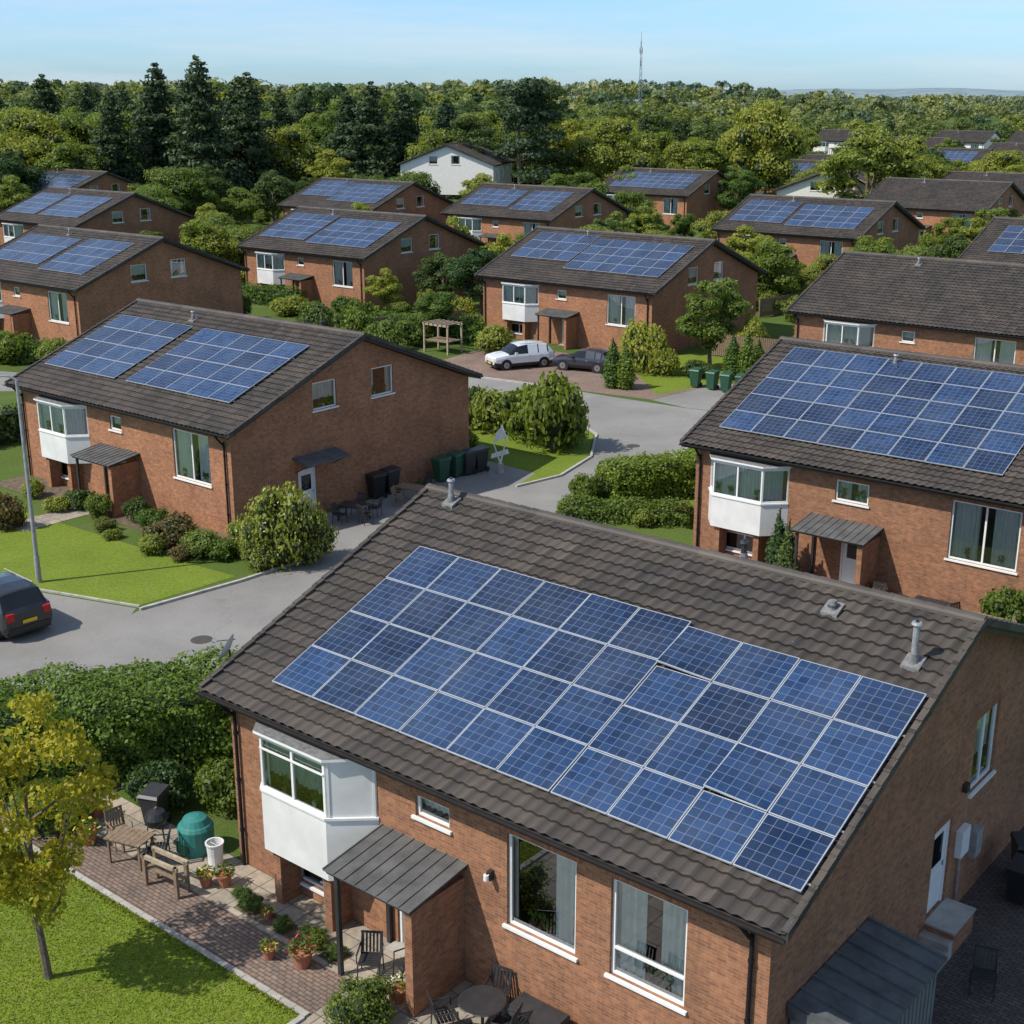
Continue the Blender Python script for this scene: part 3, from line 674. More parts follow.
A_E=(-12.19-LA*CA,55.46-LA*SA)
house(A_E,LA,'stdA',stdA,pA,'pA')
B_E=(7.1,54.4)
stdB=dict(std); stdB['front']=[(6.9,8.3,3.5,4.35,(),'wide'),(11.6,14.2,2.1,4.4,(.5,),'wide'),(1.9,4.0,.45,1.25,(.5,),'none')]; stdB['bay']=(1.2,4.9,1.8,4.1,.8,1.6,2.95,4.5); stdB['canopy']=(6.0,9.0,-1.2,.497,2.75,2.5); stdB['door']=(7.3,8.3)
house(B_E,LA,'stdB',stdB,[(1.1,1.3,8,5,1.5,1.38,6,6),(13.1,3.9,1,3,1.5,1.38,6,6)],'pB')
pC=[(1.2,3.3,4,3,1.5,1.5,6,6),(7.4,2.2,6,4,1.5,1.32,6,6)]
pD=[(1.0,2.2,4,4,1.6,1.3,6,6),(8.0,1.8,5,4,1.6,1.3,6,6)]
pE=[(2.0,2.0,9,4,1.5,1.3,6,6)]
pF=[(1.2,2.6,5,3,1.5,1.5,6,6),(9.6,2.0,4,4,1.5,1.35,6,6)]
def HR(x,y,panels,pk,L=LA,key='std',**k): return house((x-LA*CA,y-LA*SA),LA,key,std,panels,pk,**k)
HR(10.5,98.5,pC,'pC'); HR(-13.3,120.6,pD,'pD'); HR(-32.8,100.3,pF,'pF')
HR(-48.9,151.4,pA,'pA'); HR(-65.6,198,pD,'pD'); HR(-18,172,pC,'pC'); HR(4.6,159.5,pF,'pF'); HR(25.8,200,pE,'pE')
HR(35.5,138.3,pD,'pD'); house((18.6,90.4),LA,'std',std); house((39.3,119.1),LA,'std',std,pE,'pE'); house((60.6,200),LA,'std',std)
house((78,196),LA,'std',std); HR(-75,140,pD,'pD'); HR(60,172,None,None)
house((84,300),LA,'std',std,zoff=zt(84,300),pkey='pA',panels=pA); house((112,330),LA,'std',std,zoff=zt(112,330)); house((130,300),LA,'std',std,zoff=zt(130,300)); house((100,380),LA,'std',std,zoff=zt(100,380))
house((52,262),LA,'std',std); house((-112,350),LA,'std',std,pA,'pA',zoff=zt(-120,350)); house((37,245),LA,'std',std,pE,'pE')
stw=dict(std)
WH='white_rendered_house'
house((-16,246),LA,'stdW',stw,None,wallmat='render_white',rot=TH-math.pi/2+.5,name=WH,zoff=3.2)
house((45,222),LA,'stdW',stw,None,wallmat='render_white',rot=TH-math.pi/2+.35,name=WH,zoff=.5)
for (x,y) in [(150,420),(175,360),(190,460),(130,430),(225,520),(95,440)]: house((x,y),LA,'stdW',stw,None,wallmat='render_white',name=WH,zoff=zt(x,y)+.5)

# ------------------------------------------------------------------ near garden surfaces
E0=(EN.x,EN.y)
sheet('patio',[(-5,-1.15),(6.4,-1.15),(6.4,-9),(15.2,-9),(15.2,.48),(-5,.48)],.012,'slab',E0,TH)
sheet('garden_path',[(-6,-2.5),(6.4,-2.5),(6.4,-1.15),(-6,-1.15)],.016,'paving_block',E0,TH)
sheet('garden_path',[(-6,-1.15),(-5,-1.15),(-5,3),(-9,3),(-9,-2.5),(-6,-2.5)],.014,'paving_block',E0,TH)
sheet('side_yard_paving',[(15.2,-9),(26,-9),(26,16),(15.5,16),(15.5,.48),(15.2,.48)],.012,'paving_dark',E0,TH)
sheet('lawn',[(-22,-2.65),(6.25,-2.65),(6.25,-12),(-22,-12)],.008,'lawn',E0,TH)
sheet('flower_bed',[(2,-1.0),(5.6,-1.0),(5.6,-.5),(2,-.5)],.02,'soil',E0,TH)
g=MB()
for i in range(30): g.box(-6+i*.413,-6+i*.413+.4,-2.66,-2.51,0,.07,'concrete')
for i in range(22): g.box(6.27,6.41,-2.66-(i+1)*.42,-2.66-i*.42-.02,0,.07,'concrete')
addobj('lawn_edging',g.mesh('lawn_edging'),(E0[0],E0[1],0),TH)
n=60000
u=rng.uniform(-9,6.2,n); v=rng.uniform(-8.5,-2.7,n)
pos=np.stack([EN.x+u*CA-v*SA,EN.y+u*SA+v*CA,np.full(n,.02)],1)
nr=unit(np.stack([rng.normal(size=n),rng.normal(size=n),rng.normal(size=n)*.5+.5],1)); g=GM(); g.add(quads(pos,nr,.06,.35),'grass_blade')
# ragged clumps along the lawn edges
n=2600; u=rng.uniform(-9,6.2,n); v=-2.72+rng.normal(size=n)*.05
pos=np.stack([EN.x+u*CA-v*SA,EN.y+u*SA+v*CA,np.full(n,.05)],1); nr=unit(rng.normal(size=(n,3))); g.add(quads(pos,nr,.12,.25),'grass_blade')
addobj('lawn_grass',g.mesh('lawn_grass'))
def Q(E,u,v): return (E[0]+u*CA-v*SA,E[1]+u*SA+v*CA)
sheet('flower_bed',[(.5,-1.6),(7,-1.9),(12,-1.5),(17.4,-2.0),(17.4,.45),(.5,.45)],.014,'soil',A_E,TH)
sheet('driveway',[(7.3,-5),(8.9,-5),(8.9,.45),(7.3,.45)],.018,'slab',A_E,TH)
sheet('patio',[(-4,-4),(22,-4),(22,.45),(-4,.45)],.014,'paving_block',B_E,TH)

# ------------------------------------------------------------------ props
def put(name,g,u,v,rot=0,E=EN,sc=1):
    p=Q(E,u,v); return addobj(name,g.mesh(name) if isinstance(g,MB) else g,(p[0],p[1],.018),TH+rot,scale=sc)
def chair_mesh(m='dark_metal'):
    g=MB()
    for x in (-.24,.24):
        for y in (-.22,.22): g.cyl((x*1.05,y*1.1,0),(x,y,.43),.017,n=6,m=m)
        g.cyl((x,.22,.43),(x*.95,.32,.92),.017,n=6,m=m); g.cyl((x*1.1,-.2,.64),(x*1.05,.26,.66),.02,n=6,m=m); g.cyl((x*1.1,-.2,.43),(x*1.1,-.2,.64),.015,n=6,m=m)
    for i in range(6): g.box(-.24,.24,-.24+i*.082,-.24+i*.082+.065,.43,.455,m)
    for i in range(6):
        x=-.2+i*.08; g.hexa([(x-.022,.22,.47),(x+.022,.22,.47),(x+.022,.24,.47),(x-.022,.24,.47),(x-.022,.31,.9),(x+.022,.31,.9),(x+.022,.33,.9),(x-.022,.33,.9)],m)
    g.box(-.25,.25,.31,.335,.89,.94,m); return g.mesh('garden_chair')
CH=chair_mesh(); CHW=chair_mesh('wood')
def table_mesh(w=1.4,d=.85,m='dark_metal',roundt=False):
    g=MB()
    if roundt:
        g.lathe([(0,.74),(.5,.74),(.52,.72),(.5,.7),(0,.7)],m,20); g.cyl((0,0,.02),(0,0,.7),.035,m=m)
        for k in range(4): g.cyl((0,0,.12),(.35*math.cos(k*1.571),.35*math.sin(k*1.571),.0),.02,n=6,m=m)
    else:
        n=7
        for i in range(n): g.box(-w/2+i*w/n,-w/2+(i+1)*w/n-.012,-d/2,d/2,.71,.74,m)
        g.box(-w/2+.05,w/2-.05,-d/2+.05,-d/2+.09,.64,.71,m); g.box(-w/2+.05,w/2-.05,d/2-.09,d/2-.05,.64,.71,m)
        for x in (-w/2+.08,w/2-.08):
            for y in (-d/2+.08,d/2-.08): g.box(x-.03,x+.03,y-.03,y+.03,0,.71,m)
    return g.mesh('garden_table')
TB_=table_mesh(); TR_=table_mesh(roundt=True); TW=table_mesh(m='wood')
def bin_mesh(m,h=1.05):
    g=MB(); g.hexa([(-.2,-.24,.06),(.2,-.24,.06),(.2,.22,.06),(-.2,.22,.06),(-.28,-.33,h-.1),(.28,-.33,h-.1),(.28,.3,h-.1),(-.28,.3,h-.1)],m)
    g.hexa([(-.3,-.36,h-.097),(.3,-.36,h-.097),(.3,.34,h-.097),(-.3,.34,h-.097),(-.27,-.3,h-.03),(.27,-.3,h-.03),(.27,.34,h+.02),(-.27,.34,h+.02)],m)
    g.cyl((-.25,.37,h-.06),(.25,.37,h-.06),.02,n=6,m=m)
    for x in (-.26,.2): g.cyl((x,.25,.11),(x+.06,.25,.11),.11,n=12,m='tyre')
    return g.mesh('wheelie_bin')
BG=bin_mesh('bin_green');BK=bin_mesh('black_plastic');BB=bin_mesh('bin_blue');BX=bin_mesh('dark_metal')
def pot(u,v,fl='red_flower',s=1,E=EN):
    g=MB(); g.lathe([(0,.0),(.14,.0),(.2,.3),(.23,.3),(.23,.34),(.19,.34),(.17,.28),(0,.28)],'terracotta')
    for i in range(110):
        a=rnd.uniform(0,6.28);r=rnd.random()**.5*.28;p=Vector((r*math.cos(a),r*math.sin(a),.34+rnd.uniform(0,.32)*(1-r*2))); q=Vector((rnd.uniform(-.06,.06),rnd.uniform(-.06,.06),rnd.uniform(0,.05))); t=Vector((rnd.uniform(-.04,.04),.03,rnd.uniform(-.02,.02)))
        g.poly([p-q,p+t,p+q,p-t],'leaf_mid' if i%5 else fl)
    put('potted_plant',g,u,v,E=E,sc=s)
put('garden_table',TR_,9.55,-.55); put('garden_chair',CH,9.0,-1.1,2.6); put('garden_chair',CH,10.15,-.6,-1.3); put('garden_chair',CH,9.4,.05,.2)
put('garden_table',TB_,11.6,-.75); put('garden_chair',CH,11.3,-1.45,3.1); put('garden_chair',CH,12.0,-1.5,3.3); put('garden_chair',CH,10.55,-1.2,1.9)
put('garden_chair',CH,6.45,-.75,.6); put('garden_chair',CH,7.2,-.35,-.4); pot(7.5,-1.0,'white_flower')
pot(4.2,-1.75,'yellow_flower',.8); pot(5.0,-1.45,'red_flower',1.2); pot(.75,-.8,'yellow_flower',.9); pot(1.1,-.5,'leaf_light',1.0)
pot(3.0,-.75,'yellow_flower',.6); pot(-4.2,-.6,'red_flower',1.1)
g=MB(); g.lathe([(0,0),(.42,0),(.46,.35),(.47,.7),(.42,.78),(.38,.8),(.3,.95),(.12,1.02),(0,1.03)],'teal',18); g.box(-.2,.2,-.5,-.44,.1,.4,'bin_green')
put('compost_bin',g,-.75,.1)
g=MB(); g.lathe([(0,.02),(.17,.0),(.22,.62),(.24,.62),(.24,.66),(.2,.66),(.19,.05),(0,.05)],'white_panel',16); g.cyl((-.22,0,.6),(.22,0,.6),.012,n=6,m='galv')
put('white_bucket',g,.2,-.05)
g=MB()
for x in (-.55,.55):
    g.box(x-.05,x+.05,-.2,-.12,0,.85,'wood'); g.box(x-.05,x+.05,.15,.23,0,.85,'wood')
g.box(-.62,.62,-.2,-.12,.75,.85,'wood_pale'); g.box(-.62,.62,.15,.23,.78,.88,'wood_pale')
for k in range(3): g.box(-.6,.6,-.1+k*.085,-.1+k*.085+.07,.42,.46,'wood')
put('wooden_bench',g,.1,-1.5,.1)
g=MB(); g.lathe([(0,.62),(.22,.66),(.31,.8),(.31,.84),(.22,1.0),(0,1.07)],'black_plastic',16)
for k in range(3): g.cyl((.22*math.cos(k*2.09),.22*math.sin(k*2.09),.7),(.32*math.cos(k*2.09),.32*math.sin(k*2.09),0),.015,n=6)
g.cyl((0,0,1.07),(0,0,1.12),.03,m='wood'); put('kettle_barbecue',g,-1.7,-.4)
put('garden_table',table_mesh(1.1,.7,'wood'),-1.6,-1.3,.3); put('garden_chair',CHW,-2.5,-1.0,1.4); put('garden_chair',CH,-1.0,-.9,-.8); put('wheelie_bin',BX,-2.6,.2,.4); pot(-3.2,-1.5,'yellow_flower',1.2)
g=MB(); g.hexa([(-.6,-.3,0),(.6,-.3,0),(.6,.3,0),(-.6,.3,0),(-.6,-.3,.55),(.6,-.3,.55),(.6,.3,.62),(-.6,.3,.62)],'black_plastic'); g.hexa([(-.63,-.33,.56),(.63,-.33,.56),(.63,.33,.63),(-.63,.33,.63),(-.6,-.3,.64),(.6,-.3,.64),(.6,.3,.7),(-.6,.3,.7)],'dark_metal')
put('storage_chest',g,10.6,-.05)
g=MB()
g.box(15.56,17.05,1.35,4.75,.02,2.2,'shed')
for i in range(17):
    y=1.4+i*.2; g.box(17.052,17.07,y,y+.1,.1,2.15,'shed')
for i in range(7):
    x=15.6+i*.2; g.box(x,x+.1,1.33,1.348,.1,2.15,'shed')
g.hexa([(15.53,1.25,2.2),(17.2,1.25,2.2),(17.2,4.85,2.2),(15.53,4.85,2.2),(15.53,1.25,2.5),(17.2,1.25,2.28),(17.2,4.85,2.28),(15.53,4.85,2.5)],'shed_top')
for i in range(8):
    y=1.3+i*.49; g.hexa([(15.53,y,2.501),(17.2,y,2.281),(17.2,y+.05,2.281),(15.53,y+.05,2.501),(15.53,y,2.54),(17.2,y,2.32),(17.2,y+.05,2.32),(15.53,y+.05,2.54)],'shed_top')
g.cyl((17.1,3.0,1.0),(17.1,3.0,1.2),.02,m='galv'); addobj('garden_shed',g.mesh('garden_shed'),(E0[0],E0[1],0),TH)
for i,(u_,v_) in enumerate([(16.6,11.3),(17.4,11.6),(16.3,12.4)]): put('wheelie_bin',BK,u_,v_,.3*i)
put('garden_chair',CH,17.2,7.3,.3); put('storage_chest',bpy.data.meshes['storage_chest'],16.0,6.0,1.57)
for i,(x,y,k) in enumerate([(-6.6,62.3,BK),(-6.0,63.2,BX),(-2.9,66.2,BG),(-2.3,66.6,BX),(-1.7,67.2,BX),(-3.6,65.3,BG),(14.2,86.8,BG),(15.1,86.3,BG),(16.2,86.0,BX),(13.4,87.6,BG),(17.2,86,BK),(12.4,88.4,BG)]):
    addobj('wheelie_bin',k,(x,y,.02),TH+rnd.uniform(-.3,.3),scale=1.2)
for (x,y,r,k,nm) in [(-7.3,58.8,.3,TB_,'garden_table'),(-7.9,58.2,1.9,CH,'garden_chair'),(-6.7,58.2,2.9,CH,'garden_chair'),(-7.2,59.7,.2,CH,'garden_chair'),(-6.4,59.3,-1.2,CH,'garden_chair'),(-4.9,61.8,.2,TW,'garden_table'),(-5.4,61.0,2,CHW,'garden_chair'),(-4.1,62.2,-1,CH,'garden_chair'),(-4.3,63.3,0,CH,'garden_chair')]:
    addobj(nm,k,(x,y,.02),TH+r)
for (u_,v_,r,k,nm) in [(9.6,-.9,.2,CH,'garden_chair'),(10.9,-1,2.8,CH,'garden_chair'),(11.7,-.9,0,TB_,'garden_table'),(12.9,-1,1.2,CH,'garden_chair'),(13.7,-1.2,0,TW,'garden_table'),(14.6,-1.3,-1,CHW,'garden_chair')]: put(nm,k,u_,v_,r,E=B_E)
pot(12.2,-2.2,'red_flower',1.5,B_E); pot(10.5,-2.3,'red_flower',1.4,B_E); pot(9.3,-.3,'red_flower',1.4,B_E)
g=MB(); g.box(-.8,.8,-.35,.35,.38,.46,'cushion_red'); g.box(-.8,.8,.3,.42,.4,.95,'cushion_red'); g.box(-.85,-.78,-.38,.4,0,.65,'wood'); g.box(.78,.85,-.38,.4,0,.65,'wood'); g.box(-.8,.8,-.36,.36,.3,.38,'wood')
put('garden_bench',g,13.6,-2.4,.2,E=B_E)
g=MB(); g.cyl((0,0,0),(0,0,.5),.2,.16,10,'concrete'); g.cyl((0,0,.5),(.35,0,1.9),.05,.03,8,'white_panel'); g.cyl((0,0,.5),(-.35,.1,1.6),.05,.03,8,'white_panel')
g.poly([(-.35,.1,1.6),(.35,0,1.9),(.1,0,2.5),(-.2,.05,2.2)],'white_panel'); g.poly([(-.5,.1,.8),(.5,0,1.0),(.4,0,1.25),(-.45,.1,1.05)],'white_panel'); g.cyl((.1,0,2.5),(.35,0,1.9),.03,m='white_panel')
addobj('garden_sculpture',g.mesh('garden_sculpture'),(-.6,66.9,0),.4)
g=MB()
for x in (-1.2,1.2):
    for y in (-.8,.8): g.box(x-.06,x+.06,y-.06,y+.06,0,2.1,'wood_pale')
g.box(-1.3,1.3,-.87,-.73,2.1,2.22,'wood_pale'); g.box(-1.3,1.3,.73,.87,2.1,2.22,'wood_pale')
for k in range(6): g.box(-1.2+k*.45,-1.1+k*.45,-1,1,2.222,2.3,'wood_pale')
g.box(-1.14,1.14,-.8,.8,.9,.97,'wood')
addobj('garden_pergola',g.mesh('garden_pergola'),(-5.3,101.5,0),TH)
g=MB(); g.cyl((0,0,0),(0,0,1.1),.12,.11,12,'galv'); g.cyl((0,0,1.1),(0,0,8.3),.09,.06,12,'galv'); g.cyl((0,0,8.3),(-.25,-.05,8.45),.04,.04,8,'galv'); g.cyl((-.25,-.05,8.45),(-.9,-.15,8.5),.04,.035,8,'galv')
g.hexa([(-1.5,-.32,8.46),(-.8,-.24,8.46),(-.8,-.02,8.46),(-1.5,-.1,8.46),(-1.45,-.3,8.54),(-.8,-.22,8.6),(-.8,-.04,8.6),(-1.45,-.14,8.54)],'galv'); g.box(-1.35,-1.0,-.24,-.12,8.43,8.458,'lamp_clear')
addobj('street_lamp',g.mesh('street_lamp'),(-19.1,50.5,0))
g=MB(); h=46
for k in range(3):
    a=k*2.094; g.cyl((1.1*math.cos(a),1.1*math.sin(a),0),(.35*math.cos(a),.35*math.sin(a),h-6),.12,.09,5,'mast_grey')
for z in range(0,h-6,3):
    r0=1.1-.75*z/(h-6);r1=1.1-.75*(z+3)/(h-6)
    for k in range(3):
        a=k*2.094;b=(k+1)*2.094; g.cyl((r0*math.cos(a),r0*math.sin(a),z),(r1*math.cos(b),r1*math.sin(b),z+3),.06,n=4,m='mast_grey')
g.cyl((0,0,h-6),(0,0,h),.14,.06,6,'mast_grey'); g.cyl((-.5,0,h-9),(-.5,0,h-6.5),.15,m='mast_grey'); g.cyl((.5,0,h-9),(.5,0,h-6.5),.15,m='mast_grey'); g.cyl((0,.6,h-14),(0,.6,h-12),.2,m='mast_grey')
addobj('radio_mast',g.mesh('radio_mast'),(55,600,zt(55,600)-1.5))
def fence(x0,y0,x1,y1,h=1.7,m='wood'):
    g=MB(); L_=math.hypot(x1-x0,y1-y0); n=int(L_/.16)
    for i in range(n):
        x=i*L_/n; hh=h+rnd.uniform(-.02,.02); g.box(x,x+.135,-.012,.012,.05,hh,m)
    for i in range(int(L_/2)+1): g.box(i*2-.05,i*2+.05,.014,.11,0,h+.05,m)
    g.box(0,L_,.014,.05,.4,.48,m); g.box(0,L_,.014,.05,h-.35,h-.27,m)
    addobj('wooden_fence',g.mesh('wooden_fence'),(x0,y0,0),math.atan2(y1-y0,x1-x0))
fence(-20,103,-10,108); fence(-12,107,-4,113,1.5); fence(15,100,20,97); fence(-45,97,-38,93,1.2); fence(-2,121,6,129); fence(22,118,30,125)

# ------------------------------------------------------------------ cars
def car(name,paintm,kind,loc,rot):
    if kind=='suv': Lc,W,Hh=4.6,.95,1.68; st=[(0,.55,.78,.8,0),(.12,.5,.92,.93,0),(.9,.42,1.02,1.04,0),(1.25,.42,1.05,1.08,0),(1.95,.42,1.08,1.6,1),(2.55,.42,1.08,1.67,1),(2.63,.42,1.08,1.675,2),(3.3,.42,1.09,1.67,1),(3.38,.42,1.09,1.66,2),(3.95,.42,1.1,1.6,1),(4.05,.42,1.1,1.57,2),(4.45,.45,1.08,1.12,1),(4.6,.55,.95,.97,0)]
    elif kind=='van': Lc,W,Hh=4.5,.92,1.66; st=[(0,.55,.74,.76,0),(.12,.48,.88,.9,0),(.75,.4,.98,1.01,0),(1.1,.4,1.02,1.06,0),(1.75,.4,1.04,1.58,1),(2.4,.4,1.04,1.66,1),(2.48,.4,1.04,1.66,2),(3.2,.4,1.05,1.65,1),(3.28,.4,1.05,1.64,2),(3.9,.4,1.06,1.58,1),(4.0,.4,1.06,1.55,2),(4.4,.45,1.03,1.08,1),(4.5,.55,.88,.9,0)]
    else: Lc,W,Hh=4.2,.88,1.45; st=[(0,.52,.68,.7,0),(.12,.45,.78,.8,0),(.8,.4,.86,.89,0),(1.1,.4,.9,.93,0),(1.85,.4,.93,1.38,1),(2.4,.4,.93,1.45,1),(2.47,.4,.93,1.45,2),(3.1,.4,.94,1.42,1),(3.18,.4,.94,1.41,2),(3.55,.4,.95,1.33,1),(3.65,.4,.95,1.3,2),(4.1,.45,.93,.97,1),(4.2,.5,.8,.82,0)]
    g=MB()
    def ring(s):
        x,zb,zbelt,zr,c=s; e=min(x,Lc-x); w=W*(1-.12*max(0,1-e/.5)**2)
        tw=w*(.76 if zr>zbelt+.2 else .86); zb2=max(zb-.15,.25)
        h=[(w*.93,zb2),(w,zb2+.2),(w*1.0,zbelt-.15),(w*.96,zbelt),(tw,zr-.04),(tw*.82,zr),(0,zr+.025)]
        return [(x,y,z) for y,z in h]+[(x,-y,z) for y,z in h[-2::-1]]
    R=[ring(s) for s in st]
    for i in range(len(st)-1):
        a,b=R[i],R[i+1]; gl=st[i][4]; gl2=st[i+1][4]
        ws=(st[i][3]-st[i][2]<.2)!=(st[i+1][3]-st[i+1][2]<.2)
        for k in range(len(a)-1):
            kk=min(k,len(a)-2-k); m_=paintm
            if kk==3 and (gl==1 or (gl==0 and gl2==1)): m_='car_glass'
            if kk in (4,5) and ws: m_='car_glass'
            if kk==0: m_='black_plastic'
            g.poly([a[k],b[k],b[k+1],a[k+1]],m_,sm=kk not in (3,))
    g.poly(R[0],paintm); g.poly(R[-1],paintm)
    g.box(.1,Lc-.1,-W*.85,W*.85,.22,.32,'black_plastic')
    for x in (.85,Lc-.85):
        for s in (-1,1):
            y=s*(W-.2)
            g.cyl((x,s*(W*.5),.34),(x,s*(W+.006),.34),.41,n=20,m='black_plastic'); g.cyl((x,y,.34),(x,s*(W+.012),.34),.335,n=20,m='tyre'); g.cyl((x,y,.34),(x,s*(W+.018),.34),.21,n=14,m='rim')
            g.cyl((x,y,.34),(x,s*(W+.022),.34),.05,n=8,m='dark_metal')
    hz=st[1][2]
    for s in (-1,1):
        g.box(-.02,.2,s*W*.62-.17,s*W*.62+.17,hz-.22,hz-.06,'lamp_clear'); g.box(Lc-.18,Lc+.015,s*W*.7-.13,s*W*.7+.13,hz-.15,hz+.12,'lamp_red')
        g.box(1.45,1.62,s*(W+.1)-.09,s*(W+.1)+.09,st[3][2]+.02,st[3][2]+.16,paintm)
        for xx in (1.9,2.75): g.box(xx+.6,xx+.75,s*(W+.008)-.008,s*(W+.008)+.008,st[3][2]-.14,st[3][2]-.11,'galv')
    g.box(-.03,.1,-.5,.5,.35,.55,'black_plastic'); g.box(Lc-.05,Lc+.03,-.75,.75,.35,.52,'black_plastic')
    g.box(-.04,-.031,-.26,.26,.4,.51,'plate_yellow'); g.box(Lc+.02,Lc+.036,-.26,.26,.62,.74,'plate_yellow')
    if kind!='hatch':
        for s in (-1,1): g.cyl((1.9,s*W*.68,Hh+.03),(3.8,s*W*.68,Hh+.0),.02,n=6,m='galv')
    addobj(name,g.mesh(name),(loc[0],loc[1],.014),rot,scale=1.06)
car('parked_suv','paint_black','suv',(-21.0,47.9),math.radians(-42))
car('parked_estate_car','paint_white','van',(-1.6,94.6),math.radians(24))
car('parked_car','paint_dark','hatch',(3.2,95.4),math.radians(-25))
car('parked_car','paint_black','hatch',(88,225),0)
car('parked_car','paint_dark','hatch',(26,116),TH)

# ------------------------------------------------------------------ vegetation
DM=[decid('leafy_tree','leaf_mid',seed=1),decid('leafy_tree','leaf_light',W=3.1,seed=2),decid('leafy_tree','leaf_mid',W=4.4,seed=3,nc=60,n=12000),decid('leafy_tree','leaf_dark',W=3.8,seed=4),decid('leafy_tree','leaf_light',W=4.6,seed=12,nc=64,n=13000)]
WL=decid('willow_tree','leaf_light',H=10,W=5,n=15000,size=.26,seed=9,base=.06,nc=90,crk=(.12,.24))
SP=[spruce('spruce_tree','leaf_pine',seed=1),spruce('spruce_tree','leaf_pine',W=5.4,seed=2)]
PN=[pine('pine_tree','leaf_pine',seed=3),pine('pine_tree','leaf_dark',W=5.5,seed=4)]
BM=[bushm('shrub','leaf_mid',seed=1),bushm('shrub','leaf_light',seed=2),bushm('shrub','leaf_dark',seed=3),bushm('flowering_shrub','leaf_light',seed=4,flower='white_flower',n=4200,size=.085,nc=30,fk=14),bushm('shrub','leaf_red',seed=5),bushm('rose_bush','leaf_mid',seed=6,flower='red_flower',n=2600,size=.09,fk=11)]
TJ=[thuja('thuja_tree','leaf_hedge',seed=1),thuja('thuja_tree','leaf_dark',seed=2)]
def tree(me,x,y,s,sx=1,name=None,parent=None): return addobj(name or me.name.split('.')[0],me,(x,y,zt(x,y)),rnd.uniform(0,6.28),scale=(s*sx,s*sx,s),parent=parent)
yt=decid('young_tree','leaf_yellow',H=7.0,W=2.0,n=8200,size=.135,seed=21,trunk=.1,base=.22,nc=74,core=False,crk=(.10,.25),jit=.8)
tree(yt,-10.3,25.2,1,1,'young_tree')
bs=lambda k,x,y,w,h:addobj(BM[k].name.split('.')[0],BM[k],(x,y,0),rnd.uniform(0,6.28),scale=(w,w,h/1.2))
bN=bushm('garden_shrub','leaf_mid',n=5200,size=.07,seed=31,nc=26); p=P(7.5,-2.1); addobj('garden_shrub',bN,p,0,scale=(.85,.85,1.0))
p=P(12.9,-1.9); addobj('rose_bush',BM[5],p,.4,scale=(.8,.8,1.1)); p=P(-8.2,-7.2); addobj('garden_shrub',bN,p,1,scale=(1.,1.,1.0))
p=P(9.2,-2.6); addobj('garden_shrub',bN,p,2,scale=(.5,.5,.6))
for u_,v_,s_ in [(2.4,-.75,.35),(3.6,-.8,.28),(4.6,-.75,.4),(5.3,-.75,.3),(1.9,-.6,.3)]: p=P(u_,v_); addobj('garden_shrub',bN,p,u_,scale=s_)
hedge('garden_hedge',8.5,3.2,2.5,n=30000,size=.12,loc=(-11.6,35.3),rot=.28,wob=.2); hedge('garden_hedge',8,2.6,2.2,n=14000,size=.13,loc=(-19.5,31.8),rot=.45,wob=.2)
bs(0,-7.9,32.6,1.0,1.6); bs(2,-9.6,32.6,1.0,1.5); bs(0,-12.4,31.5,1.2,1.5); bs(1,-14,29.8,1.2,1.3)
bs(3,-9.6,52.4,1.7,3.6); bs(3,-8.5,53.2,1.2,2.5); bs(3,-10.4,52.2,1.0,1.8); bs(1,-13.2,53.9,1.1,1.2); bs(4,-14.9,55.4,1.3,1.3); bs(0,-16.2,57.3,.9,1.1); bs(0,-19.2,59.3,.8,1.2); bs(2,-20.6,60.6,.9,1.0); bs(3,-11.4,54.2,1.0,1.5); bs(1,-17.7,56,.5,.5)
bs(1,-15.4,54.2,.8,.9); bs(2,-17.2,58.4,.7,1.3); bs(0,-12.3,53.4,.8,1.0); bs(5,-18.4,57.2,.6,.7); bs(1,-21.5,60.2,.7,.8); bs(4,-14,53.3,.6,.7)
bs(4,-22.9,57.5,.9,1.8); bs(1,-23.5,62.5,.7,1.0); bs(0,-10.6,53.9,.9,1.2)
bs(0,2.2,71.5,2.1,4.8); bs(1,3.2,72.6,1.2,2.8); bs(0,.9,73.8,1.9,3.6); bs(1,-.8,75.5,1.7,2.8); bs(2,-2.2,77,1.6,2.6); bs(1,-3,71.5,1.3,1.4)
bs(0,3.5,61.2,.9,1.7); bs(2,4.3,61.9,.8,1.4)
hedge('garden_hedge',5.6,2.2,1.9,n=9000,size=.15,loc=(7.2,62.8),rot=.35); hedge('garden_hedge',6,1.2,1.0,n=4500,size=.14,loc=(5.2,58.6),rot=-.2,leaf='leaf_mid')
bs(4,7.7,58.6,.8,1.0); bs(1,6,58,.7,.9); bs(4,9.1,57.3,.8,1.2); bs(0,9.6,59.5,1.0,1.6)
for x,y,h in [(6.8,88.3,3.3),(7.6,87.8,3.0),(15.3,91.2,3.1),(16.2,90.8,3.4),(17.2,92,2.6)]: addobj('thuja_tree',TJ[0],(x,y,0),rnd.random()*6,scale=(1.3,1.3,h/3))
for u_,v_,h in [(5.2,-.7,3.0),(5.75,-.9,2.7)]:
    q=Q(B_E,u_,v_); addobj('thuja_tree',TJ[1],(q[0],q[1],0),0,scale=(.9,.9,h/3))
bs(1,9.3,93.2,1.9,4.0); bs(1,10.6,92.2,1.2,2.2); tree(DM[0],14.2,94.3,.7,1.1); bs(2,12.8,91.8,1.2,1.3); bs(0,18,45.5,1.0,1.8); bs(1,19.6,44.5,.9,1.2)
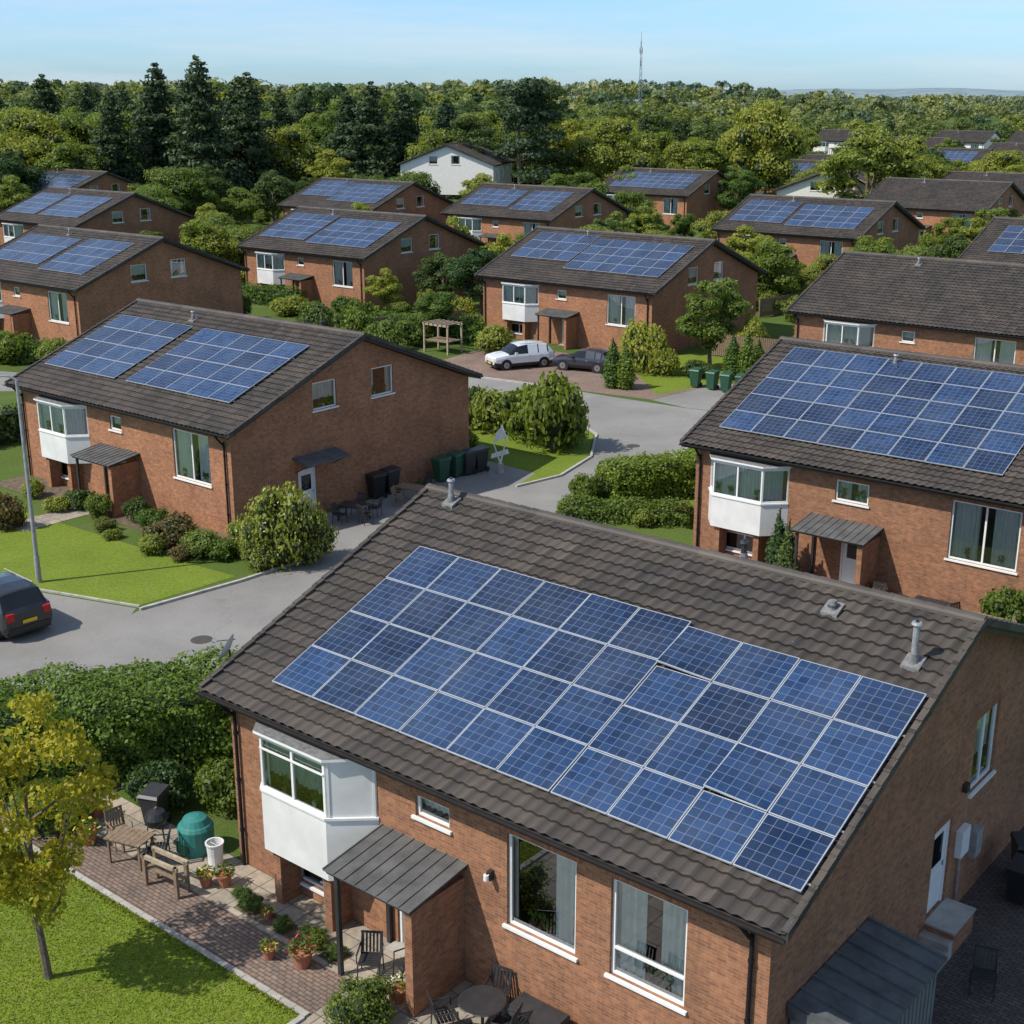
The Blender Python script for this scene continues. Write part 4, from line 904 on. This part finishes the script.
tree(DM[1],-11,115,.5,1.1); tree(DM[0],-5.8,105,.45,1.3); bs(0,-8,104,1.6,2.6); bs(1,-3.4,106,1.5,2.4); bs(0,-13,112,1.6,2.8); bs(2,-16,110,1.4,2.5)
bs(1,-10,102,1.6,2.6); bs(0,-12.5,104.5,1.9,3.2); bs(2,-15.5,106.5,1.8,3.0); bs(1,-6.5,107.5,1.5,3.0); bs(0,-1,103,1.2,1.8)
hedge('garden_hedge',12,1.4,1.6,n=3500,size=.22,loc=(-7,108),rot=TH); hedge('garden_hedge',10,1.4,1.6,n=3000,size=.22,loc=(-36,97),rot=.1); hedge('garden_hedge',10,1.4,1.8,n=3000,size=.22,loc=(-24,126.5),rot=TH+.2)
hedge('garden_hedge',12,1.5,1.8,n=3000,size=.25,loc=(22,128),rot=TH); hedge('garden_hedge',14,1.5,1.8,n=3000,size=.28,loc=(-2,148),rot=TH); hedge('garden_hedge',12,1.5,2,n=3000,size=.25,loc=(-30,72),rot=TH+1.57,leaf='leaf_dark')
bs(0,-37,97,2,2.6); bs(1,-33.5,96,1.4,2.0); tree(DM[3],-42,92,.35,1.3)
tree(DM[1],-35.5,160,.72,1.1); tree(DM[0],-40,150,.5,1.2); tree(DM[1],-42,134,.42,1.3); tree(DM[0],-34,140,.35,1.4); tree(DM[2],-28,150,.4,1.2)
tree(DM[0],2,140,.4,1.3); tree(DM[1],-4,146,.35,1.3); tree(DM[2],14,140,.45,1.2); tree(DM[1],20,122,.35,1.4); tree(DM[0],27,128,.4,1.3); tree(DM[3],31,118,.4,1.3)
tree(DM[1],45,126,.42,1.4); tree(DM[0],33,112,.35,1.4); tree(DM[1],40,146,.4,1.5); tree(DM[0],-62,165,.5,1.3); tree(DM[0],60,186,.7,1.2,); tree(DM[1],66,178,.5,1.2)
def inpoly(x,y,P_):
    c=False
    for i in range(len(P_)):
        x0,y0=P_[i];x1,y1=P_[i-1]
        if (y0>y)!=(y1>y) and x<(x1-x0)*(y-y0)/(y1-y0)+x0: c=not c
    return c
def free(x,y,m=1.0,front=0):
    if inpoly(x,y,ROAD): return False
    for (ex,ey,L,rot) in HOUSES:
        c,s=math.cos(rot),math.sin(rot); dx,dy=x-ex,y-ey; u=dx*c+dy*s; v=-dx*s+dy*c
        if -m<u<L+m and -m-front<v<D+m: return False
    return True
sr=random.Random(77); k=0
while k<330:
    y=sr.uniform(99,222); x=sr.uniform(-.42,.42)*y
    if not free(x,y,1.2) : continue
    if -8<x<10 and y<101: continue
    rnd.random(); bs(sr.choice([0,0,1,1,2,4,3]),x,y,sr.uniform(.9,2.0),sr.uniform(1.0,2.8)); k+=1
k=0
while k<95:
    y=sr.uniform(112,228); x=sr.uniform(-.42,.42)*y
    if not free(x,y,2.5,7): continue
    tree(sr.choice(DM),x,y,sr.uniform(.4,.75)*(1 if y<180 else 1.3),sr.uniform(1.1,1.4)); k+=1
for (m_,x,y,s,sx) in [(SP[0],-58,228,1.22,1.2),(SP[1],-50,222,1.27,1.1),(SP[1],-54,236,1.15,1.3),(SP[0],-44,232,1.15,1.3),(SP[0],-64,222,1.0,1.2),(SP[1],-47,240,1.12,1.2),
 (SP[0],-24,238,1.08,1.3),(SP[1],-19,243,1.02,1.2),(SP[0],-29,246,1.0,1.2),(PN[0],1.5,232,1.12,1.3),(PN[1],5.5,240,1.05,1.2),(PN[1],-7,236,.8,1.2),(SP[0],-84,250,1.15,1.3)]: tree(m_,x,y,s,sx)
tree(DM[4],-39,238,1.45,1.15); tree(DM[1],-30,228,1.1,1.2); tree(DM[0],-68,215,1.3,1.3); tree(DM[4],-12,236,1.4,1.0); tree(DM[4],18,236,1.6,1.0); tree(DM[2],25,244,1.4,1.1); tree(DM[0],33,240,1.25,1.2)
tree(DM[4],43,232,1.9,.85); tree(WL,51,196,1.5,1.2,'willow_tree'); tree(WL,60,208,1.35,1.0,'willow_tree'); tree(DM[3],-76,205,1.2,1.3); tree(DM[2],-90,215,1.6,1.3); tree(DM[4],-82,232,1.75,1.1)
tree(DM[0],34,205,.9,1.2); tree(DM[1],18,215,.9,1.3); tree(DM[0],8,214,.8,1.2); tree(DM[1],-5,210,.8,1.3); tree(DM[2],-22,208,.8,1.2); tree(DM[3],-36,205,.9,1.2); tree(DM[0],-48,200,.8,1.1)
tree(DM[0],70,215,.8,1.3); tree(DM[1],86,236,.8,1.4); tree(DM[2],72,240,1.0,1.2); tree(DM[0],98,220,.7,1.3); tree(DM[3],62,238,1.1,1.1)
wd=bpy.data.objects.new('woodland',None); COL.objects.link(wd)
k=0
while k<250:
    y=sr.uniform(238,380); x=sr.uniform(-.45,.2)*y
    if x/y>.12 and sr.random()<.6: continue
    if abs(x+10)<13 and y<264: continue
    s=sr.uniform(1.0,1.85); q=sr.random()
    m_=sr.choice(SP+PN) if q<.14 else sr.choice([DM[0],DM[1],DM[4],DM[2],DM[3],DM[4]])
    if q<.14: s*=.6
    if x>25: s*=.72
    elif x>-30: s*=.88
    tree(m_,x,y,s,sr.uniform(.95,1.35),parent=wd); k+=1
def tmpl(n,size,seed,con=False):
    r=random.Random(seed);C=[];R=[]
    for i in range(13):
        x,y,z=r.uniform(-1,1),r.uniform(-1,1),r.uniform(-.6,1)
        if con: q=(1-(z+.6)/1.6)*.8+.1; C.append((x*.28*q,y*.28*q,.55+.42*z)); R.append((.14*q+.03,.14*q+.03,.1))
        else: w=math.sqrt(max(.1,1-z*z))*.36; C.append((x*w,y*w,.58+.3*z)); R.append((.18,.18,.13))
    return leaves(C,R,n,size,up=.6,jit=.25)
def mass(name,trees,mat,n,size,seeds):
    T=[tmpl(n,size,s,con=(s%4==3)) for s in seeds]; g=GM(); tint=[]; Vs=[]
    for (x,y,h) in trees:
        k=rnd.randrange(len(T)); a=rnd.uniform(0,6.28); c,s=math.cos(a),math.sin(a); t=T[k]; w=h*rnd.uniform(.85,1.4)
        V=np.stack([(t[:,0]*c-t[:,1]*s)*w+x,(t[:,0]*s+t[:,1]*c)*w+y,t[:,2]*h+zt(x,y)],1); Vs.append(V)
        tn=rnd.random() if seeds[k]%4!=3 else 0.0
        tint.append(np.full(len(t)//4,tn))
    g.add(np.concatenate(Vs),mat); addobj(name,g.mesh(name,np.concatenate(tint)))
tr=[]
while len(tr)<360:
    y=rnd.uniform(370,580); x=rnd.uniform(-.5,.5)*y
    if x/y>.14 and (y<450 or rnd.random()<.45): continue
    h=rnd.uniform(11,19) if x/y<.0 else (rnd.uniform(10,16) if x/y<.14 else rnd.uniform(7,13))
    if rnd.random()<.12: h*=1.25
    tr.append((x,y,h))
mass('woodland_trees',tr,'leaf_wood',1000,.07,[1,2,5,6,9,3])
tr=[]
while len(tr)<850:
    y=rnd.uniform(560,1200); x=rnd.uniform(-.48,.48)*y
    if x/y>.16 and y<760 and rnd.random()<.6: continue
    h=rnd.uniform(10,17)*(1 if x/y<.17 else .85)
    if rnd.random()<.1: h*=1.3
    tr.append((x,y,h))
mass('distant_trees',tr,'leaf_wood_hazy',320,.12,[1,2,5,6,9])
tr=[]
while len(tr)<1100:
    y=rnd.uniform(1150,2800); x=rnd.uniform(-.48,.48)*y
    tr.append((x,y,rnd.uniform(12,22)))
mass('distant_trees',tr,'leaf_far_hazy',130,.22,[1,2,5])
for i in range(70):
    y=sr.uniform(235,430); x=y*sr.uniform(.13,.42)
    if not free(x,y,3,12): continue
    tree(sr.choice(DM),x,y,sr.uniform(.5,1.05),1.3)
g=MB(); X=np.linspace(-3500,3500,90)
Hh=[10+22*math.exp(-((x-1500)/650)**2)+5*math.sin(x*.0021+1)+2.5*math.sin(x*.013) for x in X]
for i in range(89):
    g.poly([(X[i],4200,-5),(X[i+1],4200,-5),(X[i+1],5000,Hh[i+1]+22),(X[i],5000,Hh[i]+22)],'hill_hazy',sm=True)
    g.poly([(X[i],5000,Hh[i]+22),(X[i+1],5000,Hh[i+1]+22),(X[i+1],6200,-5),(X[i],6200,-5)],'hill_hazy',sm=True)
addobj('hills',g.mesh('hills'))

# ------------------------------------------------------------------ light, sky, camera
sd=Vector((-.92,-.34,0)).normalized(); el=math.radians(49)
sv_=Vector((sd.x*math.cos(el),sd.y*math.cos(el),math.sin(el)))
sun=bpy.data.lights.new('sun','SUN'); sun.energy=5.0; sun.angle=math.radians(.53); sun.color=(1,.94,.84)
so=bpy.data.objects.new('sun',sun); COL.objects.link(so); so.rotation_euler=sv_.to_track_quat('Z','Y').to_euler(); so.location=(-30,0,60)
w=bpy.data.worlds.new('World'); scene.world=w; w.use_nodes=True; nt=w.node_tree
bg=nt.nodes['Background']; sky=nd(nt,'ShaderNodeTexSky',sky_type='NISHITA'); sky.sun_disc=False; sky.sun_elevation=el; sky.sun_rotation=math.atan2(sd.x,sd.y)
sky.air_density=1.0; sky.dust_density=.6; sky.ozone_density=1.5
tc=nd(nt,'ShaderNodeTexCoord').outputs['Generated']; mp=nd(nt,'ShaderNodeMapping'); mp.inputs['Scale'].default_value=(1.2,1.2,14); mp.inputs['Rotation'].default_value=(.05,.1,0); nt.links.new(tc,mp.inputs[0])
sz=nd(nt,'ShaderNodeSeparateXYZ'); nt.links.new(tc,sz.inputs[0])
tint=mixc(nt,ramp(nt,sz.outputs[2],0.02,.45),(.60,.88,1.32),(1.05,1.03,1.0))
col=mixc(nt,1,sky.outputs[0],tint,'MULTIPLY')
cl=math_(nt,'MULTIPLY',ramp(nt,noise(nt,mp.outputs[0],2.6,8,.62),.42,.78),.6)
col=mixc(nt,cl,col,(5.2,5.6,6.0))
nt.links.new(col,bg.inputs[0]); bg.inputs[1].default_value=.15
cam=bpy.data.cameras.new('camera'); cam.lens=46.8; cam.sensor_width=36; cam.clip_end=12000; co=bpy.data.objects.new('camera',cam); COL.objects.link(co)
co.location=(0,0,18.7); co.rotation_euler=(math.radians(90-17.3),0,0); scene.camera=co
scene.view_settings.view_transform='Standard'; scene.view_settings.look='None'; scene.view_settings.exposure=0
print('objs',len(bpy.data.objects))
